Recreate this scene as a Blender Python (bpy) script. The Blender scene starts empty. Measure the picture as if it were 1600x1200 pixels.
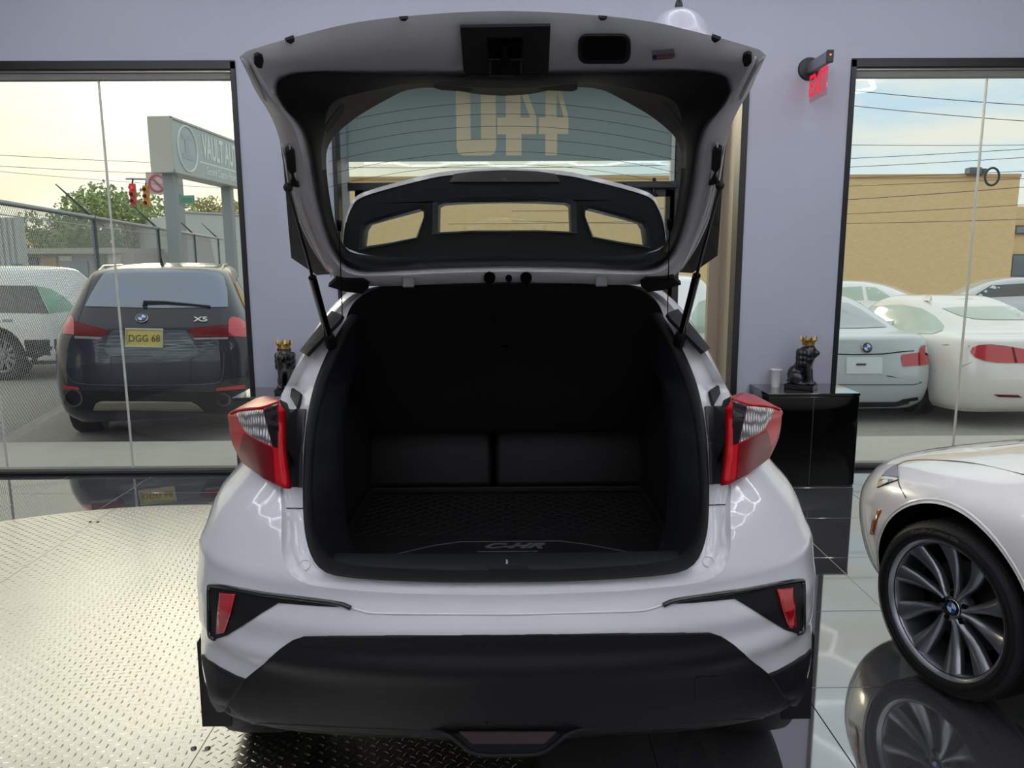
import bpy, bmesh, math, random
from mathutils import Vector, Matrix
from mathutils.bvhtree import BVHTree
from mathutils.geometry import tessellate_polygon
random.seed(7)
PI = math.pi
V = Vector
SC = bpy.context.scene
COL = SC.collection

# ------------------------------------------------------------------ camera
CAM_H, FPX = 1.55, 1200.0
PITCH = math.atan(FPX / 7154.0)
YAW = 10.0 / 1200.0
ROLL = math.radians(0.3)
_f = V((math.sin(YAW) * math.cos(PITCH), math.cos(YAW) * math.cos(PITCH), -math.sin(PITCH)))
_r0 = _f.cross(V((0, 0, 1))).normalized()
_u0 = _r0.cross(_f).normalized()
_r = _r0 * math.cos(ROLL) - _u0 * math.sin(ROLL)
_u = _u0 * math.cos(ROLL) + _r0 * math.sin(ROLL)
EYE = V((0, 0, CAM_H))
cd = bpy.data.cameras.new('camera')
cd.sensor_width = 36.0
cd.lens = 36.0 * FPX / 1600.0
cd.clip_end = 500
cam = bpy.data.objects.new('camera', cd)
COL.objects.link(cam)
cam.matrix_world = Matrix(((_r.x, _u.x, -_f.x, 0), (_r.y, _u.y, -_f.y, 0), (_r.z, _u.z, -_f.z, CAM_H), (0, 0, 0, 1)))
SC.camera = cam

def ray(px, py):
    return (_f * FPX + _r * (px - 800.0) + _u * (600.0 - py)).normalized()
def P(px, py, Y=None, Z=None, X=None):
    """point where the line of sight through a pixel meets the plane Y=, Z= or X="""
    d = ray(px, py)
    if Y is not None: t = Y / d.y
    elif Z is not None: t = (Z - CAM_H) / d.z
    else: t = X / d.x
    return EYE + d * t

# ------------------------------------------------------------------ colour management
SC.view_settings.view_transform = 'Standard'
SC.view_settings.look = 'None'
SC.view_settings.gamma = 1.0
SC.view_settings.use_curve_mapping = False
SC.view_settings.exposure = 0.0
SC.cycles.use_denoising = True
SC.cycles.max_bounces = 10
SC.cycles.transparent_max_bounces = 24
SC.cycles.sample_clamp_indirect = 6.0
SC.cycles.caustics_reflective = False
SC.cycles.caustics_refractive = False
SC.cycles.blur_glossy = 0.5

# ------------------------------------------------------------------ world: evening sky with soft cloud
SUN_DIR = V((-0.385, 0.90, 0.215)).normalized()
def build_world():
    w = bpy.data.worlds.new('evening_sky'); SC.world = w; w.use_nodes = True
    nt = w.node_tree; N = nt.nodes; L = nt.links; N.clear()
    out = N.new('ShaderNodeOutputWorld'); bg = N.new('ShaderNodeBackground')
    tc = N.new('ShaderNodeTexCoord'); sp = N.new('ShaderNodeSeparateXYZ')
    L.new(tc.outputs['Generated'], sp.inputs[0])
    def ramp(src, pts):
        r = N.new('ShaderNodeValToRGB'); L.new(src, r.inputs[0])
        e = r.color_ramp.elements
        while len(e) < len(pts): e.new(0.5)
        for k, (p, c) in enumerate(pts):
            e[k].position = p; e[k].color = (*c, 1)
        return r.outputs[0]
    def mix(f, a, b, mode='MIX'):
        m = N.new('ShaderNodeMix'); m.data_type = 'RGBA'; m.blend_type = mode
        if isinstance(f, float): m.inputs[0].default_value = f
        else: L.new(f, m.inputs[0])
        for s, v in ((m.inputs[6], a), (m.inputs[7], b)):
            if isinstance(v, tuple): s.default_value = (*v, 1)
            else: L.new(v, s)
        return m.outputs[2]
    def mth(op, a, b=None):
        m = N.new('ShaderNodeMath'); m.operation = op
        for s, v in ((m.inputs[0], a), (m.inputs[1], b)):
            if v is None: continue
            if isinstance(v, (int, float)): s.default_value = v
            else: L.new(v, s)
        return m.outputs[0]
    z = sp.outputs['Z']
    warm = ramp(z, [(0.0, (0.86, 0.62, 0.33)), (0.05, (0.86, 0.69, 0.38)), (0.12, (0.64, 0.61, 0.50)), (0.22, (0.74, 0.71, 0.60)), (0.45, (0.90, 0.88, 0.80)), (1.0, (0.66, 0.74, 0.82))])
    cool = ramp(z, [(0.0, (0.70, 0.64, 0.48)), (0.06, (0.62, 0.69, 0.68)), (0.16, (0.46, 0.60, 0.68)), (0.45, (0.80, 0.85, 0.88)), (1.0, (0.60, 0.70, 0.82))])
    side = mth('MULTIPLY', mth('ADD', sp.outputs['X'], 0.20), 2.6)
    cl = N.new('ShaderNodeClamp'); L.new(side, cl.inputs[0])
    base = mix(cl.outputs[0], warm, cool)
    mp = N.new('ShaderNodeMapping'); mp.inputs['Scale'].default_value = (3.4, 3.4, 15.0); mp.inputs['Location'].default_value = (1.3, 2.4, 0.7)
    L.new(tc.outputs['Generated'], mp.inputs[0])
    nz = N.new('ShaderNodeTexNoise'); nz.inputs['Scale'].default_value = 1.35; nz.inputs['Detail'].default_value = 7; nz.inputs['Roughness'].default_value = 0.55
    L.new(mp.outputs[0], nz.inputs['Vector'])
    cloud = ramp(nz.outputs['Fac'], [(0.40, (0, 0, 0)), (0.60, (1, 1, 1))])
    sky = mix(mth('MULTIPLY', cloud, 0.9), base, (0.72, 0.69, 0.60))
    dp = N.new('ShaderNodeVectorMath'); dp.operation = 'DOT_PRODUCT'; L.new(tc.outputs['Generated'], dp.inputs[0]); dp.inputs[1].default_value = SUN_DIR
    glow = mth('POWER', mth('MAXIMUM', dp.outputs['Value'], 0.0), 60.0)
    glow2 = mth('POWER', mth('MAXIMUM', dp.outputs['Value'], 0.0), 900.0)
    g = mth('ADD', mth('MULTIPLY', glow, 0.5), mth('MULTIPLY', glow2, 3.0))
    sky = mix(g, (0, 0, 0), (1.0, 0.93, 0.72), 'MIX') if False else sky
    sc = N.new('ShaderNodeVectorMath'); sc.operation = 'SCALE'; sc.inputs[0].default_value = (1.0, 0.90, 0.66); L.new(g, sc.inputs['Scale'])
    sky = mix(1.0, sky, sc.outputs[0], 'ADD')
    below = ramp(mth('ADD', mth('MULTIPLY', z, 20.0), 0.5), [(0.3, (0.16, 0.15, 0.14)), (0.5, (1, 1, 1))])
    sky = mix(1.0, sky, below, 'MULTIPLY')
    L.new(sky, bg.inputs[0]); bg.inputs[1].default_value = SKY_STRENGTH
    L.new(bg.outputs[0], out.inputs[0])
SKY_STRENGTH = 1.45
build_world()
sd = bpy.data.lights.new('sun', 'SUN'); sd.energy = 0.6; sd.angle = math.radians(8); sd.color = (1.0, 0.82, 0.55)
sun = bpy.data.objects.new('sun', sd); COL.objects.link(sun)
sun.rotation_euler = SUN_DIR.to_track_quat('Z', 'Y').to_euler()
LED_STRENGTH = 5.9

# ------------------------------------------------------------------ materials
def lin(c):
    return tuple(((v / 255) / 12.92 if v / 255 <= 0.04045 else ((v / 255 + 0.055) / 1.055) ** 2.4) for v in c)
MATS = {}
def mat(name, rgb=(128, 128, 128), rough=0.5, metal=0.0, coat=0.0, spec=0.5, ior=1.5, emit=None, es=1.0, noise=None, bump=None, trans=0.0, alpha=1.0, coatr=0.03):
    """noise=(scale, amount) varies the colour, bump=(scale, strength) the relief; rgb is sRGB 0-255"""
    if name in MATS: return MATS[name]
    m = bpy.data.materials.new(name); m.use_nodes = True
    nt = m.node_tree; b = nt.nodes['Principled BSDF']; L = nt.links
    c = (*lin(rgb), 1)
    b.inputs['Base Color'].default_value = c
    b.inputs['Roughness'].default_value = rough; b.inputs['Metallic'].default_value = metal
    b.inputs['Coat Weight'].default_value = coat; b.inputs['Coat Roughness'].default_value = coatr
    b.inputs['Specular IOR Level'].default_value = spec; b.inputs['IOR'].default_value = ior
    b.inputs['Transmission Weight'].default_value = trans; b.inputs['Alpha'].default_value = alpha
    if emit: b.inputs['Emission Color'].default_value = (*lin(emit), 1); b.inputs['Emission Strength'].default_value = es
    if noise or bump:
        tc = nt.nodes.new('ShaderNodeTexCoord')
    if noise:
        nz = nt.nodes.new('ShaderNodeTexNoise'); nz.inputs['Scale'].default_value = noise[0]; nz.inputs['Detail'].default_value = 6
        L.new(tc.outputs['Object'], nz.inputs['Vector'])
        mx = nt.nodes.new('ShaderNodeMix'); mx.data_type = 'RGBA'
        k = noise[1]
        mx.inputs[6].default_value = (*[v * (1 - k) for v in c[:3]], 1); mx.inputs[7].default_value = (*[min(1, v * (1 + k)) for v in c[:3]], 1)
        L.new(nz.outputs['Fac'], mx.inputs[0]); L.new(mx.outputs[2], b.inputs['Base Color'])
    if bump:
        nz2 = nt.nodes.new('ShaderNodeTexNoise'); nz2.inputs['Scale'].default_value = bump[0]; nz2.inputs['Detail'].default_value = 4
        L.new(tc.outputs['Object'], nz2.inputs['Vector'])
        bp = nt.nodes.new('ShaderNodeBump'); bp.inputs['Strength'].default_value = bump[1]; bp.inputs['Distance'].default_value = 0.01
        L.new(nz2.outputs['Fac'], bp.inputs['Height']); L.new(bp.outputs[0], b.inputs['Normal'])
    MATS[name] = m
    return m
def glass(name, tint=(235, 240, 240), refl=0.05, grow=0.85):
    """clear pane: see-through with a Schlick reflection, so daylight passes"""
    if name in MATS: return MATS[name]
    m = bpy.data.materials.new(name); m.use_nodes = True
    nt = m.node_tree; N = nt.nodes; L = nt.links; N.clear()
    o = N.new('ShaderNodeOutputMaterial'); mx = N.new('ShaderNodeMixShader'); t = N.new('ShaderNodeBsdfTransparent'); g = N.new('ShaderNodeBsdfGlossy')
    t.inputs[0].default_value = (*lin(tint), 1); g.inputs['Roughness'].default_value = 0.0; g.inputs[0].default_value = (1, 1, 1, 1)
    lw = N.new('ShaderNodeLayerWeight'); lw.inputs[0].default_value = 0.5
    pw = N.new('ShaderNodeMath'); pw.operation = 'POWER'; pw.inputs[1].default_value = 5; L.new(lw.outputs['Facing'], pw.inputs[0])
    ma = N.new('ShaderNodeMath'); ma.operation = 'MULTIPLY_ADD'; ma.inputs[1].default_value = grow; ma.inputs[2].default_value = refl
    L.new(pw.outputs[0], ma.inputs[0]); L.new(ma.outputs[0], mx.inputs[0]); L.new(t.outputs[0], mx.inputs[1]); L.new(g.outputs[0], mx.inputs[2]); L.new(mx.outputs[0], o.inputs[0])
    MATS[name] = m
    return m
def film(name, rgb, see=0.15):
    """window film: daylight glows through it"""
    if name in MATS: return MATS[name]
    m = bpy.data.materials.new(name); m.use_nodes = True
    nt = m.node_tree; N = nt.nodes; L = nt.links; N.clear()
    o = N.new('ShaderNodeOutputMaterial'); a = N.new('ShaderNodeAddShader'); d = N.new('ShaderNodeBsdfDiffuse'); t = N.new('ShaderNodeBsdfTranslucent')
    mx = N.new('ShaderNodeMixShader'); tr = N.new('ShaderNodeBsdfTransparent'); mx.inputs[0].default_value = see
    c = lin(rgb); d.inputs[0].default_value = (*[v * .45 for v in c], 1); t.inputs[0].default_value = (*[v * .55 for v in c], 1)
    L.new(d.outputs[0], a.inputs[0]); L.new(t.outputs[0], a.inputs[1]); L.new(a.outputs[0], mx.inputs[1]); L.new(tr.outputs[0], mx.inputs[2]); L.new(mx.outputs[0], o.inputs[0])
    MATS[name] = m
    return m

# ------------------------------------------------------------------ geometry helpers: a geo is (verts, faces)
def cat(*gs):
    vs, fs = [], []
    for g in gs:
        o = len(vs); vs += list(g[0]); fs += [tuple(i + o for i in f) for f in g[1]]
    return vs, fs
def xf(g, M): return [M @ V(v) for v in g[0]], g[1]
def mirx(g): return [V((-v[0], v[1], v[2])) for v in g[0]], [tuple(reversed(f)) for f in g[1]]
def frombm(bm):
    bm.verts.ensure_lookup_table(); bm.verts.index_update()
    g = [v.co.copy() for v in bm.verts], [tuple(v.index for v in f.verts) for f in bm.faces]
    bm.free(); return g
def tobm(g):
    bm = bmesh.new(); vs = [bm.verts.new(v) for v in g[0]]
    for f in g[1]:
        try: bm.faces.new([vs[i] for i in f])
        except ValueError: pass
    return bm
def box(x0, x1, y0, y1, z0, z1, b=0.0, seg=2):
    g = [(x0, y0, z0), (x1, y0, z0), (x1, y1, z0), (x0, y1, z0), (x0, y0, z1), (x1, y0, z1), (x1, y1, z1), (x0, y1, z1)], \
        [(0, 3, 2, 1), (4, 5, 6, 7), (0, 1, 5, 4), (1, 2, 6, 5), (2, 3, 7, 6), (3, 0, 4, 7)]
    g = [V(v) for v in g[0]], g[1]
    if b > 0:
        bm = tobm(g); bmesh.ops.bevel(bm, geom=list(bm.edges), offset=b, segments=seg, affect='EDGES', profile=0.5); g = frombm(bm)
    return g
def tube(path, r, n=8, caps=True, closed=False):
    path = [V(p) for p in path]; m = len(path); vs, fs = [], []
    rr = r if isinstance(r, (list, tuple)) else [r] * m
    up = None
    for i, p in enumerate(path):
        a = path[(i - 1) % m] if (i > 0 or closed) else p
        b = path[(i + 1) % m] if (i < m - 1 or closed) else p
        t = (b - a).normalized()
        if up is None: up = t.orthogonal().normalized()
        up = (up - t * up.dot(t)); up = up.normalized() if up.length > 1e-6 else t.orthogonal().normalized()
        s = t.cross(up)
        for k in range(n):
            q = 2 * PI * k / n; vs.append(p + (up * math.cos(q) + s * math.sin(q)) * rr[i])
    for i in range(m if closed else m - 1):
        j = (i + 1) % m
        for k in range(n): fs.append((i * n + k, i * n + (k + 1) % n, j * n + (k + 1) % n, j * n + k))
    if caps and not closed: fs += [tuple(reversed(range(n))), tuple(range((m - 1) * n, m * n))]
    return vs, fs
def lathe(prof, n=32, axis='Z'):
    vs, fs = [], []
    for r, h in prof:
        for k in range(n):
            a = 2 * PI * k / n; c, s = r * math.cos(a), r * math.sin(a)
            vs.append(V((c, s, h)) if axis == 'Z' else V((h, c, s)) if axis == 'X' else V((c, h, s)))
    for i in range(len(prof) - 1):
        for k in range(n):
            f = (i * n + k, i * n + (k + 1) % n, (i + 1) * n + (k + 1) % n, (i + 1) * n + k)
            fs.append(f if axis != 'Y' else tuple(reversed(f)))
    return vs, fs
def crs(pts, n):
    """open Catmull-Rom through pts, n samples per span"""
    out = []; m = len(pts)
    pts = [V(p) for p in pts]
    for i in range(m - 1):
        p0 = pts[i - 1] if i > 0 else pts[i] * 2 - pts[i + 1]
        p1, p2 = pts[i], pts[i + 1]
        p3 = pts[i + 2] if i + 2 < m else p2 * 2 - p1
        for k in range(n):
            t = k / n
            out.append(0.5 * ((2 * p1) + (p2 - p0) * t + (2 * p0 - 5 * p1 + 4 * p2 - p3) * t * t + (3 * p1 - p0 - 3 * p2 + p3) * t ** 3))
    out.append(pts[-1].copy())
    return out
def loft(rings, closed=True):
    n = len(rings[0]); vs = [V(v) for r in rings for v in r]; fs = []
    for i in range(len(rings) - 1):
        for k in range(n if closed else n - 1):
            j = (k + 1) % n; fs.append((i * n + k, i * n + j, (i + 1) * n + j, (i + 1) * n + k))
    return vs, fs
def resample(pts, n, closed=False):
    pts = [V(p) for p in pts]
    if closed: pts = pts + [pts[0]]
    d = [0.0]
    for a, b in zip(pts, pts[1:]): d.append(d[-1] + (b - a).length)
    T = d[-1]; out = []; j = 0; m = n if closed else n - 1
    for k in range(n):
        s = T * k / m
        while j < len(d) - 2 and d[j + 1] < s: j += 1
        q = (s - d[j]) / max(1e-9, d[j + 1] - d[j]); out.append(pts[j].lerp(pts[j + 1], min(1, q)))
    return out
def surf(rows, nu, nv):
    a = [crs(r, nu) for r in rows]
    cols = list(zip(*a)); cols = [crs(list(c), nv) for c in cols]
    return loft([list(r) for r in zip(*cols)], closed=False)
def fill(polys, step=None, axis_pts=None):
    """flat polygon (first = outline, others = holes) cut into a grid of cells; returns 2-D geo"""
    pv = [[V((p[0], p[1], 0)) for p in q] for q in polys]
    flat = [p for q in pv for p in q]
    tr = tessellate_polygon(pv)
    bm = tobm((flat, tr))
    bmesh.ops.remove_doubles(bm, verts=bm.verts, dist=1e-6)
    if step:
        for ax in (0, 1):
            lo = min(p[ax] for p in flat); hi = max(p[ax] for p in flat); k = math.ceil(lo / step) * step
            while k < hi:
                co = V((0, 0, 0)); co[ax] = k; no = V((0, 0, 0)); no[ax] = 1
                bmesh.ops.bisect_plane(bm, geom=list(bm.verts) + list(bm.edges) + list(bm.faces), plane_co=co, plane_no=no, dist=1e-5)
                k += step
    return frombm(bm)
def extr(polys, M, d, bev=0.0):
    """polygon with holes in local xy of M, thickness d along -local z"""
    g = fill(polys); bm = tobm(g)
    bmesh.ops.recalc_face_normals(bm, faces=bm.faces)
    if bm.faces and sum(f.normal.z for f in bm.faces) < 0: bmesh.ops.reverse_faces(bm, faces=bm.faces)
    r = bmesh.ops.extrude_face_region(bm, geom=list(bm.faces))
    for v in r['geom']:
        if isinstance(v, bmesh.types.BMVert): v.co.z -= d
    bmesh.ops.recalc_face_normals(bm, faces=bm.faces)
    if bev > 0:
        es = [e for e in bm.edges if len(e.link_faces) == 2 and e.calc_face_angle(0) > 0.6 and abs(e.verts[0].co.z) < 1e-6 and abs(e.verts[1].co.z) < 1e-6]
        bmesh.ops.bevel(bm, geom=es, offset=bev, segments=2, affect='EDGES')
    return xf(frombm(bm), M)
def frame(o, x, y):
    """matrix with origin o, local x towards x, local y near y (directions)"""
    x = V(x).normalized(); z = x.cross(V(y)).normalized(); y = z.cross(x)
    return Matrix(((x.x, y.x, z.x, o[0]), (x.y, y.y, z.y, o[1]), (x.z, y.z, z.z, o[2]), (0, 0, 0, 1)))
def rrect(w, h, r, n=4, cx=0, cy=0):
    out = []
    for sx, sy, a in ((1, 1, 0), (-1, 1, 90), (-1, -1, 180), (1, -1, 270)):
        for k in range(n + 1):
            q = math.radians(a + 90 * k / n); out.append((cx + sx * (w / 2 - r) + r * math.cos(q), cy + sy * (h / 2 - r) + r * math.sin(q)))
    return out
def circ(r, n=24, cx=0, cy=0, a0=0, a1=2 * PI):
    return [(cx + r * math.cos(a0 + (a1 - a0) * k / n), cy + r * math.sin(a0 + (a1 - a0) * k / n)) for k in range(n)]
def textgeo(s, size=1.0, fat=0.0, d=0.0, sx=1.0, shear=0.0):
    c = bpy.data.curves.new('t', 'FONT'); c.body = s; c.size = size; c.offset = fat; c.extrude = d; c.shear = shear
    c.align_x = 'CENTER'; c.align_y = 'CENTER'; c.resolution_u = 3
    o = bpy.data.objects.new('t', c); COL.objects.link(o)
    dg = bpy.context.evaluated_depsgraph_get(); me = bpy.data.meshes.new_from_object(o.evaluated_get(dg))
    g = [V((v.co.x * sx, v.co.y, v.co.z)) for v in me.vertices], [tuple(p.vertices) for p in me.polygons]
    bpy.data.objects.remove(o); bpy.data.curves.remove(c); bpy.data.meshes.remove(me)
    return g

# ------------------------------------------------------------------ objects
WM = {}
def thing(name, label, cat_, loc=(0, 0, 0), rz=0.0, group=None, M=None):
    o = bpy.data.objects.new(name, None); COL.objects.link(o); o.empty_display_size = 0.1
    m = M if M is not None else Matrix.Translation(V(loc)) @ Matrix.Rotation(rz, 4, 'Z')
    o.matrix_world = m; WM[o.name] = m.copy()
    o['label'] = label; o['category'] = cat_
    if group: o['group'] = group
    return o
def ob(name, g, m, parent=None, smooth=False, sharp=None, solid=None, sub=0, bevel=None, local=False, label=None, cat_=None, group=None, kind=None, flip=None):
    """one mesh object; verts are given in world space unless local=True (then in the parent's space)"""
    vs, fs = g
    W = WM[parent.name] if parent else None
    org = V((0, 0, 0))
    if W is not None and not local:
        Wi = W.inverted(); vs = [Wi @ V(v) for v in vs]
    elif W is None and not local and vs:
        lo = [min(v[k] for v in vs) for k in range(3)]; hi = [max(v[k] for v in vs) for k in range(3)]
        org = V(((lo[0] + hi[0]) / 2, (lo[1] + hi[1]) / 2, lo[2])); vs = [V(v) - org for v in vs]
    me = bpy.data.meshes.new(name); me.from_pydata([tuple(v) for v in vs], [], [tuple(f) for f in fs]); me.update()
    if flip is not None:
        c = me.polygons
        tot = V((0, 0, 0))
        for p in c: tot += p.normal * p.area
        if tot.dot(V(flip)) < 0: me.flip_normals()
    ms = m if isinstance(m, (list, tuple)) else [m]
    for q in ms: me.materials.append(q)
    if smooth:
        me.polygons.foreach_set('use_smooth', [True] * len(me.polygons))
        if sharp: me.set_sharp_from_angle(angle=math.radians(sharp))
    o = bpy.data.objects.new(name, me); COL.objects.link(o)
    if parent: o.parent = parent; WM[o.name] = W.copy()
    else: o.location = org; WM[o.name] = Matrix.Translation(org)
    if solid: md = o.modifiers.new('thick', 'SOLIDIFY'); md.thickness = solid; md.offset = -1
    if bevel: md = o.modifiers.new('bevel', 'BEVEL'); md.width = bevel; md.segments = 2; md.limit_method = 'ANGLE'
    if sub: md = o.modifiers.new('sub', 'SUBSURF'); md.levels = sub; md.render_levels = sub
    if label: o['label'] = label
    if cat_: o['category'] = cat_
    if group: o['group'] = group
    if kind: o['kind'] = kind
    return o
def share(src, name, parent=None, M=None):
    o = bpy.data.objects.new(name, src.data); COL.objects.link(o)
    if parent: o.parent = parent
    if M is not None: o.matrix_local = M
    return o
def bvh(g): return BVHTree.FromPolygons([V(v) for v in g[0]], [tuple(f) for f in g[1]])
def hit(tree, px, py, guess=3.0):
    d = ray(px, py); l, n, i, t = tree.ray_cast(EYE, d)
    if l is None:
        l, n, i, t = tree.find_nearest(EYE + d * guess)
    if n.dot(d) > 0: n = -n
    return l, n
def pxpatch(tree, polys, off=0.003, step=12, guess=3.0):
    """polygon traced in the photograph and laid on the surface of the thing it belongs to"""
    g = fill(polys, step); vs = []
    ds = [tree.ray_cast(EYE, ray(v.x, v.y))[3] for v in g[0]]; ok = sorted(d for d in ds if d is not None)
    if ok: guess = ok[len(ok) // 2]
    for v in g[0]:
        l, n = hit(tree, v.x, v.y, guess); vs.append(l + n * off)
    fs = []
    for f in g[1]:
        a, b, c = (vs[i] for i in f[:3]); nn = (b - a).cross(c - a)
        fs.append(f if nn.dot(a - EYE) < 0 else tuple(reversed(f)))
    return vs, fs
def axpatch(tree, polys, axis, sgn, off=0.004, step=0.08, far=8.0):
    """polygon in the plane across an axis (0: y,z  1: x,z) projected on a body in local space"""
    g = fill(polys, step); vs = []; keep = []
    d = V((0, 0, 0)); d[axis] = -sgn
    for v in g[0]:
        o = V((sgn * far, v.x, v.y)) if axis == 0 else V((v.x, sgn * far, v.y))
        l, n, i, t = tree.ray_cast(o, d)
        if l is None: l, n, i, t = tree.find_nearest(V((sgn * 0.7, v.x, v.y)) if axis == 0 else V((v.x, sgn * 0.7, v.y)))
        if n.dot(d) > 0: n = -n
        vs.append(l + n * off)
    fs = []
    for f in g[1]:
        a, b, c = (vs[i] for i in f[:3]); nn = (b - a).cross(c - a)
        fs.append(f if nn.dot(d) < 0 else tuple(reversed(f)))
    return vs, fs
# ================================================================== the showroom shell
YW = P(200, 742, Z=0).y            # inner face of the street wall, from where it meets the floor
ZT = P(367, 96, Y=YW).z            # top of the window openings
ZC = 3.55                          # ceiling
X0, X1, YB = -6.2, 6.4, -6.0
WT = 0.22
xL1 = P(399, 610, Y=YW).x          # right edge of the left window
xE0 = P(522, 300, Y=YW).x          # entrance opening
xE1 = P(1170, 160, Y=YW).x
xR0 = P(1297, 612, Y=YW).x         # left edge of the right window
YE = YW + 0.50                     # plane of the entrance doors
m_wall = mat('lavender_wall_paint', (178, 180, 192), 0.55, bump=(60, 0.06), noise=(2.0, 0.03))
m_ceil = mat('ceiling_paint', (205, 203, 212), 0.7)
m_frame = mat('black_window_frame', (13, 13, 14), 0.38)
m_frame2 = mat('grey_window_channel', (120, 118, 112), 0.45)
m_bead = mat('clear_silicone_joint', (214, 214, 204), 0.35)
m_pane = glass('window_glass', (246, 249, 248), 0.035)
m_tile = mat('polished_dark_tile', (74, 74, 75), 0.035, spec=0.5, ior=3.6, noise=(1.6, 0.14))
m_joint = mat('tile_joint', (46, 45, 46), 0.5)
m_jamb = mat('entrance_jamb', (176, 160, 138), 0.45)
m_led = mat('led_tube', (255, 255, 255), 0.4, emit=(246, 250, 255), es=LED_STRENGTH)

def S(name, g, m, **k): return ob(name, g, m, kind='structure', **k)
fl = S('floor', box(X0, X1, YB, YW + WT, -0.08, -0.008), m_joint)
T0x, T0y, TS = 1.06 - 12 * 0.6, 2.55 - 7 * 0.6, 0.6
tile0 = None
for i in range(21):
    for j in range(12):
        xx, yy = T0x + i * TS, T0y + j * TS
        if yy > YW - 0.05 or xx > X1 - 0.1 or xx < X0: continue
        if tile0 is None:
            g = box(0.0012, TS - 0.0012, 0.0012, TS - 0.0012, -0.008, 0.0, 0.0012, 1)
            tile0 = ob('floor_tile', xf(g, Matrix.Translation((xx, yy, 0))), m_tile, parent=fl)
            base = WM[fl.name].inverted()
            src = bpy.data.meshes.new('floor_tile'); src.from_pydata([tuple(v) for v in g[0]], [], g[1]); src.materials.append(m_tile)
            tile0.data = src; tile0.matrix_local = base @ Matrix.Translation((xx, yy, 0))
            continue
        if yy + TS > YW:       # cut row along the window
            ob('floor_tile', box(xx + .0012, xx + TS - .0012, yy + .0012, YW - 0.002, -0.008, 0.0, 0.0012, 1), m_tile, parent=fl)
        else:
            share(tile0, 'floor_tile', fl, base @ Matrix.Translation((xx, yy, 0)))
ob('rear_floor', box(X0, X1, YB, T0y - 0.002, -0.008, 0.0), m_tile, parent=fl)
ob('entrance_floor', box(xE0, xE1, YW, YE + 0.1, -0.008, 0.0), m_tile, parent=fl)

S('ceiling', box(X0, X1, YB, YW + WT, ZC, ZC + 0.1), m_ceil)
wb = S('wall_front', box(X0, X1, YW, YW + WT, ZT, ZC), m_wall)
def wallpart(name, g, m=m_wall): return ob(name, g, m, parent=wb)
wallpart('pier', box(xL1, xE0, YW, YW + WT, 0, ZT))
wallpart('pier', box(xE1, xR0, YW, YW + WT, 0, ZT))
S('wall_left', box(X0 - 0.1, X0, YB, YW + WT, 0, ZC), m_wall)
S('wall_right', box(X1, X1 + 0.1, YB, YW + WT, 0, ZC), m_wall)
S('wall_rear', box(X0, X1, YB - 0.1, YB, 0, ZC), mat('white_rear_wall', (236, 236, 238), .6))

def window(name, xa, xb, joints, cola, colb):
    w = S(name, cat(box(xa, xb, YW - 0.012, YW + 0.10, ZT - 0.05, ZT + 0.006, 0.003, 1),
                    box(xa, xb, YW - 0.012, YW + 0.10, 0.0, 0.02, 0.003, 1),
                    *( [box(xa, xa + 0.035, YW - 0.012, YW + 0.10, 0, ZT, 0.003, 1)] if cola else []),
                    *( [box(xb - 0.035, xb, YW - 0.012, YW + 0.10, 0, ZT, 0.003, 1)] if colb else [])), m_frame)
    i0, i1 = xa + (0.035 if cola else 0), xb - (0.035 if colb else 0)
    ob('glazing_channel', box(i0, i1, YW + 0.03, YW + 0.09, ZT - 0.105, ZT - 0.05), m_frame2, parent=w)
    ob('channel_lip', box(i0, i1, YW + 0.015, YW + 0.03, ZT - 0.064, ZT - 0.05), mat('silver_lip', (150, 146, 136), 0.3, 0.6), parent=w)
    ob('sill_channel', box(i0, i1, YW + 0.03, YW + 0.09, 0.02, 0.04), m_frame2, parent=w)
    xs = [i0] + sorted(joints) + [i1]
    for a, b in zip(xs, xs[1:]):
        ob('pane', box(a + 0.004, b - 0.004, YW + 0.055, YW + 0.065, 0.02, ZT - 0.052), m_pane, parent=w)
    for j in joints:
        ob('silicone_joint', box(j - 0.005, j + 0.005, YW + 0.052, YW + 0.068, 0.02, ZT - 0.06), m_bead, parent=w)
    return w
jl = P(209, 740, Y=YW + 0.06).x
jr = P(1521, 350, Y=YW + 0.06).x
window('window_1', X0, xL1, [jl, jl - 0.91, jl - 1.82, jl - 2.73], False, True)
window('window_2', xR0, X1, [jr, jr + 0.91, jr + 1.82, jr + 2.73], True, False)

# ---- entrance: black casing, recess, transom with the street number, doors
en = S('door_1', cat(box(xE0, xE0 + 0.03, YW - 0.012, YW + 0.12, 0, ZT, 0.003, 1), box(xE1 - 0.045, xE1, YW - 0.012, YW + 0.12, 0, ZT, 0.003, 1),
                     box(xE0, xE1, YW - 0.012, YW + 0.12, ZT - 0.05, ZT + 0.006, 0.003, 1)), m_frame)
ob('recess_side', box(xE1 - 0.02, xE1 + 0.1, YW + 0.12, YE + 0.05, 0, ZT), m_jamb, parent=en)
ob('recess_side', box(xE0 - 0.1, xE0 + 0.0, YW + 0.12, YE + 0.05, 0, ZT), m_wall, parent=en)
ob('recess_soffit', box(xE0, xE1, YW + 0.12, YE + 0.05, ZT - 0.02, ZT + 0.08), m_ceil, parent=en)
xa, xb = P(531, 300, Y=YE).x, P(1058, 300, Y=YE).x
zh = P(790, 291, Y=YE).z; zf = P(790, 252, Y=YE).z
for xx, w in ((xa, 0.05), (xb, 0.05)):
    ob('door_post', box(xx - w / 2, xx + w / 2, YE - 0.03, YE + 0.04, 0, ZT - 0.02, 0.004, 1), m_frame, parent=en)
ob('post_cover', box(xb - 0.055, xb - 0.028, YE - 0.02, YE + 0.03, 0, ZT - 0.02), mat('pale_post', (186, 190, 186), 0.4), parent=en)
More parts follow.
